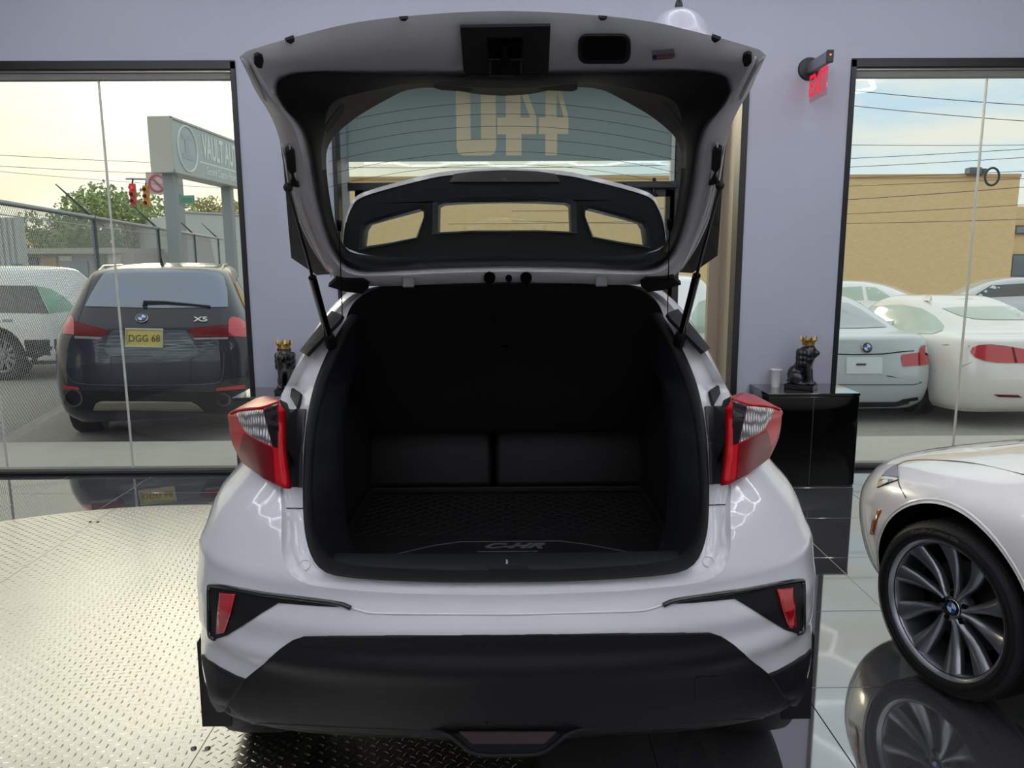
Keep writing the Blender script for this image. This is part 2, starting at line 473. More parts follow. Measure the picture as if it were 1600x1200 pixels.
ob('side_post', box(xE1 - 0.10, xE1 - 0.02, YE - 0.02, YE + 0.04, 0, ZT - 0.02), m_jamb, parent=en)
ob('door_header', box(xa, xb, YE - 0.03, YE + 0.04, zh - 0.028, zh + 0.028, 0.004, 1), m_frame, parent=en)
ob('transom_pane', box(xa + .02, xb - .02, YE + .0, YE + .01, zh + .028, ZT - .02), m_pane, parent=en)
ob('side_pane', box(xb + .03, xE1 - .09, YE + .0, YE + .01, 0.02, ZT - .02), m_pane, parent=en)
ob('side_pane', box(xE0 + 0.0, xa - .025, YE + .0, YE + .01, 0.02, ZT - .02), m_pane, parent=en)
tf = ob('transom_film', box(xa + .025, xb - .025, YE - .004, YE - .002, zf, ZT - .02), film('grey_transom_film', (164, 178, 182), 0.10), parent=en)
def num(px0, px1, shape):
    x0 = P(px0, 200, Y=YE - .006).x; x1 = P(px1, 200, Y=YE - .006).x
    z0 = P(790, 243, Y=YE - .006).z; z1 = P(790, 118, Y=YE - .006).z
    sx, sz = x1 - x0, z1 - z0
    M = frame((x0, YE - .006, z0), (1, 0, 0), (0, 0, 1))
    return extr([[(a * sx, b * sz) for a, b in q] for q in shape], M, 0.0015)
zero = [[(.16 + .12 * 0, 0.0), (.84, 0.0), (.96, .03), (1, .10), (1, .90), (.96, .97), (.84, 1), (.16, 1), (.04, .97), (0, .90), (0, .10), (.04, .03)], [(.36, .20), (.36, .82), (.62, .82), (.62, .20)]]
four = [[(.22, 0), (.62, 0), (.62, .27), (1.0, .27), (1.0, .48), (.62, 1), (.22, 1), (.22, .48), (.0, .48), (.0, .27), (.22, .27)], [(.60, .48), (.60, .80), (.84, .48)]]
m_num = film('cream_street_number', (255, 244, 218), 0.24)
for nm, a, b, sh in (('numeral_zero', 713, 775, zero), ('numeral_four', 777, 838, four), ('numeral_four', 842, 888, four)):
    ob(nm, num(a, b, sh), m_num, parent=tf)
xm = P(556, 340, Y=YE).x
ob('door_pane', box(xm + .065, xb - .09, YE, YE + .01, 0.1, zh - .08), m_pane, parent=en)
for a, b in ((xm + .004, xb - .028),):
    ob('door_leaf_frame', cat(box(a, a + .06, YE - .02, YE + .03, 0.01, zh - .03), box(b - .06, b, YE - .02, YE + .03, 0.01, zh - .03), box(a, b, YE - .02, YE + .03, 0.01, .1), box(a, b, YE - .02, YE + .03, zh - .08, zh - .03)), m_frame, parent=en)
xc = P(1022, 292, Y=YE - .06).x
dc = ob('door_closer', cat(box(xc - .22, xc + .17, YE - .085, YE - .03, zh - .025, zh + .025, .008, 2)), mat('closer_grey', (44, 44, 46), .35, .4), parent=en)
ob('closer_arm', tube([(xc, YE - .06, zh + .05), (xc, YE - .06, zh - .06), (xc + .02, YE - .08, zh - .08)], .013, 8), mat('closer_grey'), parent=dc)

# ---- ceiling honeycomb of LED tubes (its reflections show in paint and glass)
def honeycomb():
    root = thing('honeycomb_ceiling_light', 'honeycomb grid of white LED tubes on the ceiling mirrored in the car paint', 'ceiling light', (0, 0, ZC - 0.05))
    s = 0.62; zz = ZC - 0.05; done = set(); proto = None
    for cx in range(-4, 5):
        for cy in range(-6, 5):
            ox, oy = cx * 1.5 * s + 0.1, (cy + (0.5 if cx % 2 else 0)) * math.sqrt(3) * s + 0.2
            if not (-4.6 < ox < 4.8 and -5.2 < oy < 4.2): continue
            for k in range(6):
                a = V((ox + s * math.cos(PI / 3 * k), oy + s * math.sin(PI / 3 * k), zz)); b = V((ox + s * math.cos(PI / 3 * (k + 1)), oy + s * math.sin(PI / 3 * (k + 1)), zz))
                key = (round((a.x + b.x) * 10), round((a.y + b.y) * 10))
                if key in done: continue
                done.add(key)
                d = (b - a).normalized(); mid = (a + b) / 2
                M = Matrix.Translation(mid - V((0, 0, zz))) @ Matrix.Rotation(math.atan2(d.y, d.x), 4, 'Z')
                if proto is None:
                    proto = ob('led_tube', tube([(-s / 2 + .02, 0, 0), (s / 2 - .02, 0, 0)], .026, 8), m_led, parent=root, local=True)
                    proto.matrix_local = M
                else: share(proto, 'led_tube', root, M)
honeycomb()

# ================================================================== turntable of tread plate
def turntable():
    cx, cy, R = -1.95, 2.58, 2.08
    root = thing('tread_plate_turntable', 'round turntable of bright aluminium tread plate let into the dark floor', 'turntable', (cx, cy, 0))
    m_pl = mat('bright_tread_plate', (242, 236, 224), 0.24, 1.0, noise=(3.5, 0.05), bump=(9, 0.02))
    m_rim = mat('turntable_rim', (60, 60, 60), 0.4, 0.7)
    n = 128
    ob('rim', loft([[V((cx + r * math.cos(2 * PI * k / n), cy + r * math.sin(2 * PI * k / n), z)) for k in range(n)] for r, z in ((R + .004, 0.0), (R + .004, .011), (R - .02, .011), (R - .02, .003))]), m_rim, parent=root)
    ob('disc_base', cat(lathe([(0.001, .003), (R - .02, .003)], n)) and xf(lathe([(0.001, .003), (R - .01, .003)], n), Matrix.Translation((cx, cy, 0))), m_rim, parent=root)
    seams = [-5, -3.88, -2.43, -0.975, 1]
    ZP = 0.012
    for a, b in zip(seams, seams[1:]):
        xs0, xs1 = max(a + .0015, cx - R + .004), min(b - .0015, cx + R - .004)
        top = []; bot = []
        for k in range(25):
            x = xs0 + (xs1 - xs0) * k / 24; h = math.sqrt(max(0, (R - .003) ** 2 - (x - cx) ** 2)); top.append((x, cy + h)); bot.append((x, cy - h))
        poly = bot + list(reversed(top))
        q = []
        for p in poly:
            if not q or (abs(p[0] - q[-1][0]) + abs(p[1] - q[-1][1])) > 1e-5: q.append(p)
        ob('tread_plate', extr([q], Matrix.Translation((0, 0, ZP)), 0.008), m_pl, parent=root)
    # raised lens-shaped bars in a basket weave
    def bar(c, ang, L=.0125, Wd=.0035, Hh=.0018):
        ca, sa = math.cos(ang), math.sin(ang)
        loc = [(-L, 0, 0), (-L * .45, -Wd, 0), (L * .45, -Wd, 0), (L, 0, 0), (L * .45, Wd, 0), (-L * .45, Wd, 0), (-L * .5, 0, Hh), (L * .5, 0, Hh)]
        return [V((c[0] + x * ca - y * sa, c[1] + x * sa + y * ca, ZP + z)) for x, y, z in loc], [(0, 1, 6), (1, 2, 7, 6), (2, 3, 7), (3, 4, 7), (4, 5, 6, 7), (5, 0, 6)]
    pitch = 0.0285; cells = []
    for a, b, rot in ((seams[0], seams[1], .18), (seams[1], seams[2], .18), (seams[2], seams[3], .18), (seams[3], seams[4], .18 + PI / 4)):
        ca, sa = math.cos(rot), math.sin(rot)
        for i in range(-110, 111):
            for j in range(-110, 111):
                x = cx + (i * ca - j * sa) * pitch; y = cy + (i * sa + j * ca) * pitch
                if not (a + .014 < x < b - .014) or (x - cx) ** 2 + (y - cy) ** 2 > (R - .025) ** 2: continue
                cells.append((x, y, rot + (PI / 2 if (i + j) % 2 else 0)))
    def score(c):
        d = V((c[0], c[1], 0)) - EYE; zd = d.dot(_f); px = 800 + d.dot(_r) / zd * FPX; py = 600 - d.dot(_u) / zd * FPX
        vis = 0 <= px <= 1600 and 0 <= py <= 1200 and not (px > 315 and py < 1128)
        return (0 if vis else 100) + d.length
    cells.sort(key=score)
    near, rest = cells[:300], cells[300:]
    pm = {}
    for x, y, r in near:
        key = round(r, 3)
        if key not in pm:
            o = ob('tread_bar', bar((0, 0), r), m_pl, parent=root, local=True); pm[key] = o
        else: o = share(pm[key], 'tread_bar', root)
        o.location = (x - cx, y - cy, 0)
    vs, fs = [], []
    for x, y, r in rest:
        g = bar((x, y), r); o = len(vs); vs += g[0]; fs += [tuple(i + o for i in f) for f in g[1]]
    ob('tread_bars', (vs, fs), m_pl, parent=root, kind='stuff')
    m_b = mat('bolt_steel', (120, 112, 108), .35, .9)
    b0 = None
    for sx in (-2.43, -0.975):
        for yy in (1.2, 2.22, 3.3, 4.35):
            for dx in (-.022, .022):
                if (sx + dx - cx) ** 2 + (yy - cy) ** 2 > (R - .03) ** 2: continue
                if b0 is None:
                    b0 = ob('bolt', lathe([(.001, ZP + .006), (.005, ZP + .0055), (.009, ZP + .003), (.0095, ZP)], 12), m_b, parent=root, local=True); o = b0
                else: o = share(b0, 'bolt', root)
                o.location = (sx + dx - cx, yy - cy, 0)
turntable()
# ================================================================== generic car body: stacked plan outlines
def body_geo(levels, half=40, sub=5):
    """levels: (z_rear, z_front, y_rear, y_front, half_width, y_of_max_width, n_rear, n_front)"""
    lv = []
    a = [V(l[:4]) for l in levels]; b = [V(l[4:8]) for l in levels]
    A, B = crs(a, sub), crs(b, sub)
    rings = []
    for p, q in zip(A, B):
        zr, zf, yr, yf = p; w, yc, nr, nf = q
        pts = []
        for k in range(41):
            t = PI / 2 * k / 40; pts.append(V((w * math.sin(t) ** (2 / nr), yc - (yc - yr) * math.cos(t) ** (2 / nr), 0)))
        for k in range(1, 41):
            t = PI / 2 * k / 40; pts.append(V((w * math.cos(t) ** (2 / nf), yc + (yf - yc) * math.sin(t) ** (2 / nf), 0)))
        pts = resample(pts, half + 1)
        for v in pts:
            s = min(1, max(0, (v.y - yr) / (yf - yr))); s = s * s * (3 - 2 * s); v.z = zr + (zf - zr) * s
        rings.append(pts + [V((-v.x, v.y, v.z)) for v in reversed(pts[1:-1])])
    g = loft(rings); n = len(rings[0]); m = len(rings)
    # close floor and roof with strips between the two sides
    for base, flip in ((0, False), ((m - 1) * n, True)):
        for k in range(half):
            i, j = base + k, base + k + 1; i2, j2 = base + (n - k) % n, base + (n - k - 1) % n
            f = [i, j, j2, i2]; f = list(dict.fromkeys(f))
            if len(f) >= 3: g[1].append(tuple(f) if flip else tuple(reversed(f)))
    return [v for v in g[0]], [tuple(reversed(f)) for f in g[1]]
def boolean(g, cutters, mats):
    """body minus cutters; returns mesh data, faces from cutter k carry material k+1"""
    def mk(gg, mi):
        me = bpy.data.meshes.new('b'); bm = tobm(gg); bmesh.ops.recalc_face_normals(bm, faces=bm.faces); bm.to_mesh(me); bm.free()
        for q in mats: me.materials.append(q)
        me.polygons.foreach_set('material_index', [mi] * len(me.polygons))
        o = bpy.data.objects.new('b', me); COL.objects.link(o); return o
    o = mk(g, 0); cs = []
    for k, c in enumerate(cutters):
        q = mk(c[0], c[1]); cs.append(q)
        md = o.modifiers.new('cut', 'BOOLEAN'); md.operation = 'DIFFERENCE'; md.solver = 'EXACT'; md.object = q
    dg = bpy.context.evaluated_depsgraph_get(); me = bpy.data.meshes.new_from_object(o.evaluated_get(dg))
    for q in cs + [o]: bpy.data.objects.remove(q)
    return me
def obmesh(name, me, parent, sharp=35):
    Wi = WM[parent.name].inverted(); me.transform(Wi)
    me.polygons.foreach_set('use_smooth', [True] * len(me.polygons)); me.set_sharp_from_angle(angle=math.radians(sharp)); me.update()
    o = bpy.data.objects.new(name, me); COL.objects.link(o); o.parent = parent; WM[o.name] = WM[parent.name].copy()
    return o
def xcyl(x0, x1, y, z, r, n=48): return xf(cat(lathe([(0.0005, x0), (r, x0), (r, x1), (0.0005, x1)], n, 'X')), Matrix.Translation((0, y, z)))

m_white = mat('white_car_paint', (208, 208, 210), 0.28, coat=1.0, coatr=0.02)
m_blkpl = mat('black_textured_plastic', (12, 12, 14), 0.5, spec=0.25, bump=(400, 0.08))
m_gloss = mat('gloss_black', (6, 6, 7), 0.12, coat=0.6)
m_rub = mat('black_rubber', (11, 11, 12), 0.6, spec=0.3)
m_trim = mat('dark_trim', (9, 9, 11), 0.6, spec=0.35)
m_carpet = mat('trunk_carpet', (8, 8, 9), 0.95, spec=0.1, bump=(300, 0.3))
m_red = mat('red_lens', (186, 10, 24), 0.3, spec=.18, coat=.12)
m_dred = mat('dark_red_lens', (112, 4, 14), 0.3, spec=.15, coat=.1)
m_clear = mat('clear_ribbed_lens', (168, 164, 162), 0.3, 0.0, coat=.5)
def ribs(m):
    nt = m.node_tree; b = nt.nodes['Principled BSDF']; tc = nt.nodes.new('ShaderNodeTexCoord')
    w1 = nt.nodes.new('ShaderNodeTexWave'); w1.bands_direction = 'X'; w1.inputs['Scale'].default_value = 34; w1.inputs['Distortion'].default_value = 3.0
    w2 = nt.nodes.new('ShaderNodeTexWave'); w2.bands_direction = 'Z'; w2.inputs['Scale'].default_value = 11; w2.inputs['Distortion'].default_value = 7.0
    mx = nt.nodes.new('ShaderNodeMath'); mx.operation = 'MULTIPLY'
    for w in (w1, w2): nt.links.new(tc.outputs['Object'], w.inputs['Vector'])
    nt.links.new(w1.outputs['Fac'], mx.inputs[0]); nt.links.new(w2.outputs['Fac'], mx.inputs[1])
    r = nt.nodes.new('ShaderNodeValToRGB'); r.color_ramp.elements[0].color = (*lin((84, 78, 78)), 1); r.color_ramp.elements[1].color = (*lin((232, 228, 226)), 1); r.color_ramp.elements[1].position = .7
    nt.links.new(mx.outputs[0], r.inputs[0]); nt.links.new(r.outputs[0], b.inputs['Base Color'])
    bp = nt.nodes.new('ShaderNodeBump'); bp.inputs['Strength'].default_value = .6; bp.inputs['Distance'].default_value = .004
    nt.links.new(mx.outputs[0], bp.inputs['Height']); nt.links.new(bp.outputs[0], b.inputs['Normal'])
ribs(m_clear)
m_tyre = mat('tyre_rubber', (14, 14, 15), 0.62, spec=0.35)
m_alloy = mat('alloy_rim', (138, 140, 146), 0.3, 0.85, coat=0.3)
m_chrome = mat('chrome', (190, 190, 192), 0.12, 1.0)
m_dark = mat('underbody_black', (5, 5, 5), 0.9, spec=0.1)

def star(poly, n, c=(790, 690)):
    """half outline (top centre round the left to bottom centre) sampled at n+1 even angles about c"""
    p = [V((q[0], q[1])) for q in poly]; out = []
    for k in range(n + 1):
        a = -PI / 2 - PI * k / n; d = V((math.cos(a), math.sin(a))); d = V((d.x, d.y)); best = None
        if k == 0: best = p[0]
        elif k == n: best = p[-1]
        else:
            for u, v in zip(p, p[1:]):
                e = v - u; den = d.x * e.y - d.y * e.x
                if abs(den) < 1e-9: continue
                w = u - V(c); t = (w.x * e.y - w.y * e.x) / den; s = (w.x * d.y - w.y * d.x) / den
                if t > 0 and -1e-6 <= s <= 1 + 1e-6:
                    q = V(c) + d * t
                    if best is None or t > (best - V(c)).length: best = q
        out.append(best)
    return out
def lerpt(tab, x):
    if x <= tab[0][0]: return tab[0][1]
    for (a, b), (c, d) in zip(tab, tab[1:]):
        if x <= c: return b + (d - b) * (x - a) / (c - a)
    return tab[-1][1]
def full(half): return half + [V((-v.x, v.y, v.z)) for v in reversed(half[1:-1])]

def crossover():
    root = thing('crossover_car', 'white compact crossover seen from behind with its tailgate raised and dark empty boot', 'car', (0, 3.6, 0))
    body = body_geo([
        (.362, .30, 1.86, 5.20, .72, 2.02, 3.0, 2.6), (.378, .33, 1.735, 5.35, .80, 2.02, 3.0, 2.6), (.42, .40, 1.672, 5.48, .825, 2.05, 2.9, 2.6),
        (.50, .50, 1.64, 5.56, .850, 2.12, 2.8, 2.6), (.575, .56, 1.622, 5.60, .858, 2.18, 2.7, 2.6), (.617, .60, 1.607, 5.60, .860, 2.18, 2.7, 2.6),
        (.66, .63, 1.620, 5.60, .862, 2.18, 2.7, 2.6), (.70, .66, 1.620, 5.60, .862, 2.18, 2.7, 2.6), (.735, .68, 1.632, 5.60, .862, 2.2, 2.7, 2.6), (.772, .70, 1.646, 5.58, .860, 2.2, 2.7, 2.6),
        (.80, .73, 1.650, 5.52, .856, 2.2, 2.7, 2.6), (.83, .76, 1.662, 5.42, .845, 2.22, 2.7, 2.6), (.91, .82, 1.71, 5.25, .82, 2.25, 2.6, 2.6), (.97, .88, 1.77, 5.0, .775, 2.30, 2.6, 2.6),
        (1.06, .97, 1.87, 4.55, .735, 2.40, 2.6, 3), (1.16, 1.05, 2.02, 4.2, .695, 2.50, 2.6, 3), (1.28, 1.18, 2.2, 4.0, .65, 2.6, 2.8, 3),
        (1.38, 1.33, 2.34, 3.75, .595, 2.7, 3, 3), (1.455, 1.455, 2.47, 3.5, .50, 2.8, 3, 3), (1.495, 1.505, 2.66, 3.25, .30, 2.9, 3, 3)], half=72, sub=4)
    bt = bvh(body)
    # outlines of the hatch opening, traced from the photograph
    nA = 90
    oA = [(790, 440), (700, 441), (600, 446), (556, 458), (537, 472), (520, 492), (500, 518), (478, 552), (456, 588), (438, 622), (437, 660), (437, 710), (438, 760), (440, 800), (440, 850), (443, 876), (452, 896), (472, 910), (510, 918), (600, 926), (700, 929), (790, 930)]
    oB = [(790, 447), (700, 448), (610, 453), (572, 466), (550, 486), (535, 508), (514, 545), (494, 592), (482, 640), (475, 700), (473, 770), (475, 820), (480, 850), (490, 876), (505, 892), (530, 900), (600, 906), (700, 909), (790, 909)]
    oC = [(790, 458), (700, 459), (620, 464), (585, 476), (564, 494), (549, 516), (529, 556), (510, 602), (498, 645), (490, 700), (487, 770), (489, 815), (494, 842), (504, 866), (520, 880), (545, 887), (600, 892), (700, 896), (790, 896)]
    sA, sB, sC = (star([tuple(v) for v in crs([(*p, 0) for p in q], 4)], nA) for q in ([(a, b) for a, b in oA], oB, oC))
    A3 = []
    for v in sA:
        l, n = hit(bt, v.x, v.y, 2.2); A3.append(l)
    tabB = [(440, 2.56), (490, 2.48), (545, 2.38), (600, 2.26), (640, 2.12), (700, 1.98), (780, 1.86), (860, 1.765), (905, 1.695), (912, 1.685)]
    B3 = [P(v.x, v.y, Y=lerpt(tabB, v.y)) for v in sB]
    C3 = [P(v.x, v.y, Y=lerpt(tabB, v.y) + 0.012) for v in sC]
    for r in (A3, B3, C3):
        r[0].x = r[-1].x = 0
    # --- body shell with the opening, boot and wheel arches cut
    prism = []
    for y in (1.3, 3.05): prism.append([V((v.x, y, v.z)) for v in full(A3)])
    pg = loft(prism); n = len(prism[0]); pg[1].append(tuple(reversed(range(n)))); pg[1].append(tuple(range(n, 2 * n)))
    boot = box(-.52, .52, 1.86, 2.95, .655, 1.2)
    cut = [(pg, 1), (boot, 1)]
    for s in (-1, 1):
        for yy in (2.40, 4.85): cut.append((xcyl(s * .56, s * 1.05, yy, .34, .385), 2))
    bm_ = boolean(body, cut, [m_white, m_carpet, m_dark, m_blkpl])
    bmx = bmesh.new(); bmx.from_mesh(bm_)
    bmesh.ops.delete(bmx, geom=[f for f in bmx.faces if f.material_index == 1 and abs(f.normal.z) > .5 and f.calc_center_median().z > .72 and f.calc_center_median().z < .95], context='FACES')
    bmx.to_mesh(bm_); bmx.free()
    for p in bm_.polygons:
        if p.material_index == 0 and p.center.y < 3 and p.center.z < .43: p.material_index = 3
    shell = obmesh('body_shell', bm_, root, 32)
    # --- gutter flange between outer skin and seal, seal, inner trim
    A1 = []
    for a, b, s in zip(A3, B3, sA):
        q = a.lerp(b, .22); q.y = max(a.y, q.y) + .02 + .012; A1.append(q)
    A2 = []
    for a, b in zip(A3, B3):
        q = a.lerp(b, .62); q.y = max(q.y + .03, b.y - .0); A2.append(q)
    B0 = [v + V((0, .012, 0)) for v in B3]
    flange = loft([full(r) for r in (A3, A1, A2, B0)])
    fo = ob('gutter_flange', flange, m_white, parent=shell, smooth=True, sharp=50)
    ft = bvh(flange)
    mid = [(b + c) / 2 + V((0, -.016, 0)) for b, c in zip(B3, C3)]
    q1 = [b.lerp(c, .2) + V((0, -.012, 0)) for b, c in zip(B3, C3)]; q2 = [b.lerp(c, .8) + V((0, -.012, 0)) for b, c in zip(B3, C3)]
    ob('weather_seal', loft([full(r) for r in ([v + V((0, .015, 0)) for v in B3], B3, q1, mid, q2, C3, [v + V((0, .02, 0)) for v in C3])]), m_rub, parent=root, smooth=True)
    cc = V((0, 0, 1.05))
    def inw(r, f, dy):
        out = []
        for v in r:
            k = min(1, max(0, (.96 - v.z) / .12)); out.append(V((v.x * f, v.y + dy, (cc.z + (v.z - cc.z) * f) * (1 - k) + (v.z - .62 * min(dy, .13)) * k)))
        return out
    ob('boot_trim', loft([full(inw(C3, 1.0, .012)), full(inw(C3, .985, .03)), full(inw(C3, .955, .10)), full(inw(C3, .93, .13)), full(inw(C3, .93, .22))]), mat('boot_plastic', (12, 13, 17), .55, spec=.3), parent=root, smooth=True, sharp=40)
    # scuff plate, striker cover
    zs = P(790, 897, Y=1.74).z
    sp = ob('scuff_plate', surf([[V((x, 1.735 + .10 * abs(x) ** 2.4, zs - .012)) for x in (-.40, -.2, 0, .2, .40)], [V((x, 1.80 + .10 * abs(x) ** 2.4, zs + .004)) for x in (-.46, -.23, 0, .23, .46)], [V((x, 1.88 + .06 * abs(x) ** 2.4, zs - .006)) for x in (-.46, -.23, 0, .23, .46)], [V((x, 1.90, .70)) for x in (-.46, -.23, 0, .23, .46)]], 6, 4), mat('scuff_plastic', (24, 25, 30), .48, spec=.35), parent=root, smooth=True)
    a = [P(756, 880, Y=1.86), P(829, 880, Y=1.86), P(822, 898, Y=1.75), P(764, 898, Y=1.75)]
    ca = ob('striker_cover', ([v + V((0, 0, .014)) for v in a] + [v - V((0, 0, .03)) for v in a], [(0, 1, 2, 3), (3, 2, 6, 7), (0, 3, 7, 4), (2, 1, 5, 6)]), mat('striker_grey', (30, 31, 36), .5), parent=root, flip=(0, -.5, 1))
    ob('lock_symbol', xf(box(-.0025, .0025, -.012, .012, 0, .0012), frame(P(792, 889, Y=1.80) + V((0, 0, .018)), (1, 0, 0), (0, 1, .05))), mat('pale_print', (150, 150, 150), .5), parent=ca)
    # --- seat backs, side trims, shelf
    for x0, x1 in ((-.55, -.055), (-.04, .55)):
        sb = ob('seat_back', xf(box(x0, x1, -.05, .05, 0, .52, .02, 3), Matrix.Translation((0, 2.80, .69)) @ Matrix.Rotation(math.radians(-14), 4, 'X')), m_trim, parent=root, smooth=True, sharp=40)
        ob('anchor_hook', tube([V(((x0 + x1) / 2 - .012, 2.765, 1.02)), V(((x0 + x1) / 2 - .012, 2.735, 1.01)), V(((x0 + x1) / 2 + .012, 2.735, 1.01)), V(((x0 + x1) / 2 + .012, 2.765, 1.02))], .004, 6), m_chrome, parent=sb)
    tg = P(909, 656, Y=2.72)
    ob('seat_tag', xf(box(0, .062, 0, .002, -.006, .006), frame(tg, (1, 0, .12), (0, 1, 0))), mat('white_tag', (226, 224, 220), .6), parent=root)
    for s in (-1, 1):
        ob('wheel_housing_trim', surf([[V((s * .60, y, z)) for y in (1.95, 2.2, 2.5, 2.8)] for z in (1.12,)] + [[V((s * x, y, z)) for y, x in ((1.95, .55), (2.2, .53), (2.5, .505), (2.8, .50))] for z in (1.0, .85, .70)], 5, 5), m_trim, parent=root, smooth=True, flip=(-s, 0, 0))
    sh = [(790, 446), (700, 447), (620, 448), (585, 453), (562, 465), (546, 484), (539, 508), (538, 540), (545, 590), (553, 640), (565, 668), (620, 676), (790, 676)]
    shp = [tuple(v[:2]) for v in crs([(*p, 0) for p in sh], 4)]
    tabS = [(440, 2.42), (680, 2.68)]
    hs = [P(x, y, Y=lerpt(tabS, y)) for x, y in shp]; hs[0].x = hs[-1].x = 0
    vs, fs = [], []
    nrm = V((0, -.55, -.25)).normalized()
    outer = full(hs); ctr = V((0, 2.56, 1.25))
    rings = [[v - nrm * .012 for v in outer], outer, [v.lerp(ctr, .03) + nrm * .006 for v in outer], [v.lerp(ctr, .06) + nrm * .008 for v in outer], [v.lerp(ctr, .5) + nrm * .004 for v in outer], [v.lerp(ctr, .98) for v in outer]]
    ob('parcel_shelf', loft(rings), mat('shelf_felt', (7, 7, 8), .85, spec=.15, bump=(200, .2)), parent=root, smooth=True, sharp=60)
    # --- rear lamps
    lamp_rows = [[(400, 622, 2.30), (413, 619, 2.28), (425, 620, 2.25), (437, 624, 2.22)], [(359, 645, 2.14), (380, 640, 2.05), (410, 637, 1.97), (437, 630, 1.93)],
                 [(357, 658, 2.12), (378, 664, 2.02), (405, 665, 1.93), (438, 662, 1.90)], [(362, 690, 2.10), (385, 697, 1.99), (410, 701, 1.90), (439, 704, 1.87)], [(377, 722, 2.08), (395, 735, 1.97), (414, 748, 1.88), (444, 763, 1.82)]]
    rows = [[P(a, b, Y=c) for a, b, c in r] for r in lamp_rows]
    lg = surf(rows, 6, 6)
    lt = bvh(lg)
    clear = pxpatch(lt, [[(371, 646), (378, 644), (412, 641), (415, 652), (420, 672), (426, 697), (410, 690), (396, 683), (384, 673), (376, 660)]], .003, 5)
    dark = pxpatch(lt, [[(413, 640), (437, 629), (440, 660), (441, 702), (427, 698), (421, 674), (416, 652)]], .003, 5)
    low = pxpatch(lt, [[(381, 678), (396, 687), (426, 700), (430, 757), (412, 746), (379, 721), (374, 706)]], .002, 5)
    side = loft([[r[-1] for r in rows], [P(449, 630, Y=2.22), P(452, 640, Y=2.12), P(452, 662, Y=2.05), P(453, 704, Y=1.98), P(455, 763, Y=1.87)]], closed=False)
    fr = pxpatch(ft, [[(444, 634), (454, 641), (480, 641), (474, 700), (473, 762), (446, 762), (443, 700)]], .006, 6)
    for s in (1, -1):
        mm = (lambda g: g) if s > 0 else mirx
        f_ = (-.3 * s, -1, 0)
        L_ = ob('tail_lamp', mm(lg), m_red, parent=root, smooth=True, sharp=50, solid=.02, flip=f_)
        ob('clear_lens', mm(clear), m_clear, parent=L_, smooth=True, flip=f_)
        ob('smoked_lens', mm(dark), m_gloss, parent=L_, smooth=True, flip=f_)
        ob('brake_lens', mm(low), m_dred, parent=L_, smooth=True, flip=f_)
        ob('lamp_housing', mm(side), m_trim, parent=L_, smooth=True)
        ob('lamp_bracket', mm(fr), mat('bracket_grey', (27, 27, 31), .5), parent=root, smooth=True, solid=.004, flip=f_)
        ob('pillar_clip', mm(pxpatch(ft, [[(459, 612), (463, 610), (473, 617), (470, 634), (467, 641), (457, 624)]], .012, 5)), m_rub, parent=root, solid=.012, flip=f_)
        ob('panel_seam', mm(pxpatch(ft, [[(447, 794), (475, 794), (475, 795.4), (447, 795.4)]], .002, 10)), m_dark, parent=root, flip=f_)
        bp, bn = hit(ft, 476, 884)
        if s < 0: bp, bn = V((-bp.x, bp.y, bp.z)), V((-bn.x, bn.y, bn.z))
        ob('bump_stop', xf(lathe([(.001, .008), (.006, .008), (.009, .004), (.0095, .0065), (.013, .006), (.014, -.002)], 20), frame(bp, (bn.cross(V((0, 0, 1)))), bn.cross(bn.cross(V((0, 0, 1)))) * -1)), mat('bump_stop_grey', (170, 170, 170), .4), parent=root, smooth=True, sharp=40)
        # pillar rubber strip beside the strut foot
        st = pxpatch(bvh(cat(flange, body)), [[(472, 551), (521, 489), (538, 496), (533, 504), (482, 557)]], .010, 6)
        ob('pillar_strip', mm(st), m_rub, parent=root, solid=.012, flip=f_)
        # --- bumper details
        fog = pxpatch(bt, [[(327, 920), (331, 913), (357, 915), (413, 925), (470, 932), (535, 941), (551, 949), (498, 947), (436, 942), (413, 956), (357, 992), (336, 999), (329, 994)]], .003, 8)
        FG = ob('fog_recess', mm(fog), m_blkpl, parent=root, smooth=True, flip=f_)
        lip = [hit(bt, x, y)[0] + V((-.001, -.004, 0)) for x, y in ((336, 997), (329, 990), (328, 955), (328, 920), (332, 914), (357, 917), (413, 927), (470, 934), (530, 942), (549, 949))]
        ob('recess_lip', mm(tube(crs(lip, 4), .006, 8)), m_gloss, parent=FG, smooth=True)
        ob('red_reflector', mm(pxpatch(bt, [[(347, 926), (371, 928), (358, 975), (353, 988), (342, 990), (344, 955)]], .008, 6)), mat('red_reflector', (176, 8, 20), .2, coat=1), parent=FG, smooth=True, solid=.005, flip=f_)
        flap = extr([[(-.03, 0), (.055, 0), (.052, .26), (.03, .30), (-.03, .30)]], frame(V((-.832 * s, 2.05, .205)), (-s, .0, 0), (0, 0, 1)), .008)
        ob('mud_flap', flap, m_blkpl, parent=root)
        tp, tn = (2.40, s)
        for yy in (2.40, 4.85):
            w = ob('wheel', xf(lathe([(.20, -.09), (.22, -.105), (.30, -.112), (.328, -.09), (.334, -.05), (.334, .05), (.328, .09), (.30, .112), (.22, .105), (.20, .09), (.20, -.09)], 48, 'X'), Matrix.Translation((-s * .775, yy, .346 if s > 0 else .335))), m_tyre, parent=root, smooth=True, sharp=40)
            ob('rim', xf(lathe([(.001, .06), (.06, .065), (.08, .05), (.18, .055), (.205, .085), (.21, .09)] if s < 0 else [(.21, -.09), (.205, -.085), (.18, -.055), (.08, -.05), (.06, -.065), (.001, -.06)], 40, 'X'), Matrix.Translation((-s * .775, yy, .346 if s > 0 else .335))), m_alloy, parent=w, smooth=True, sharp=30)
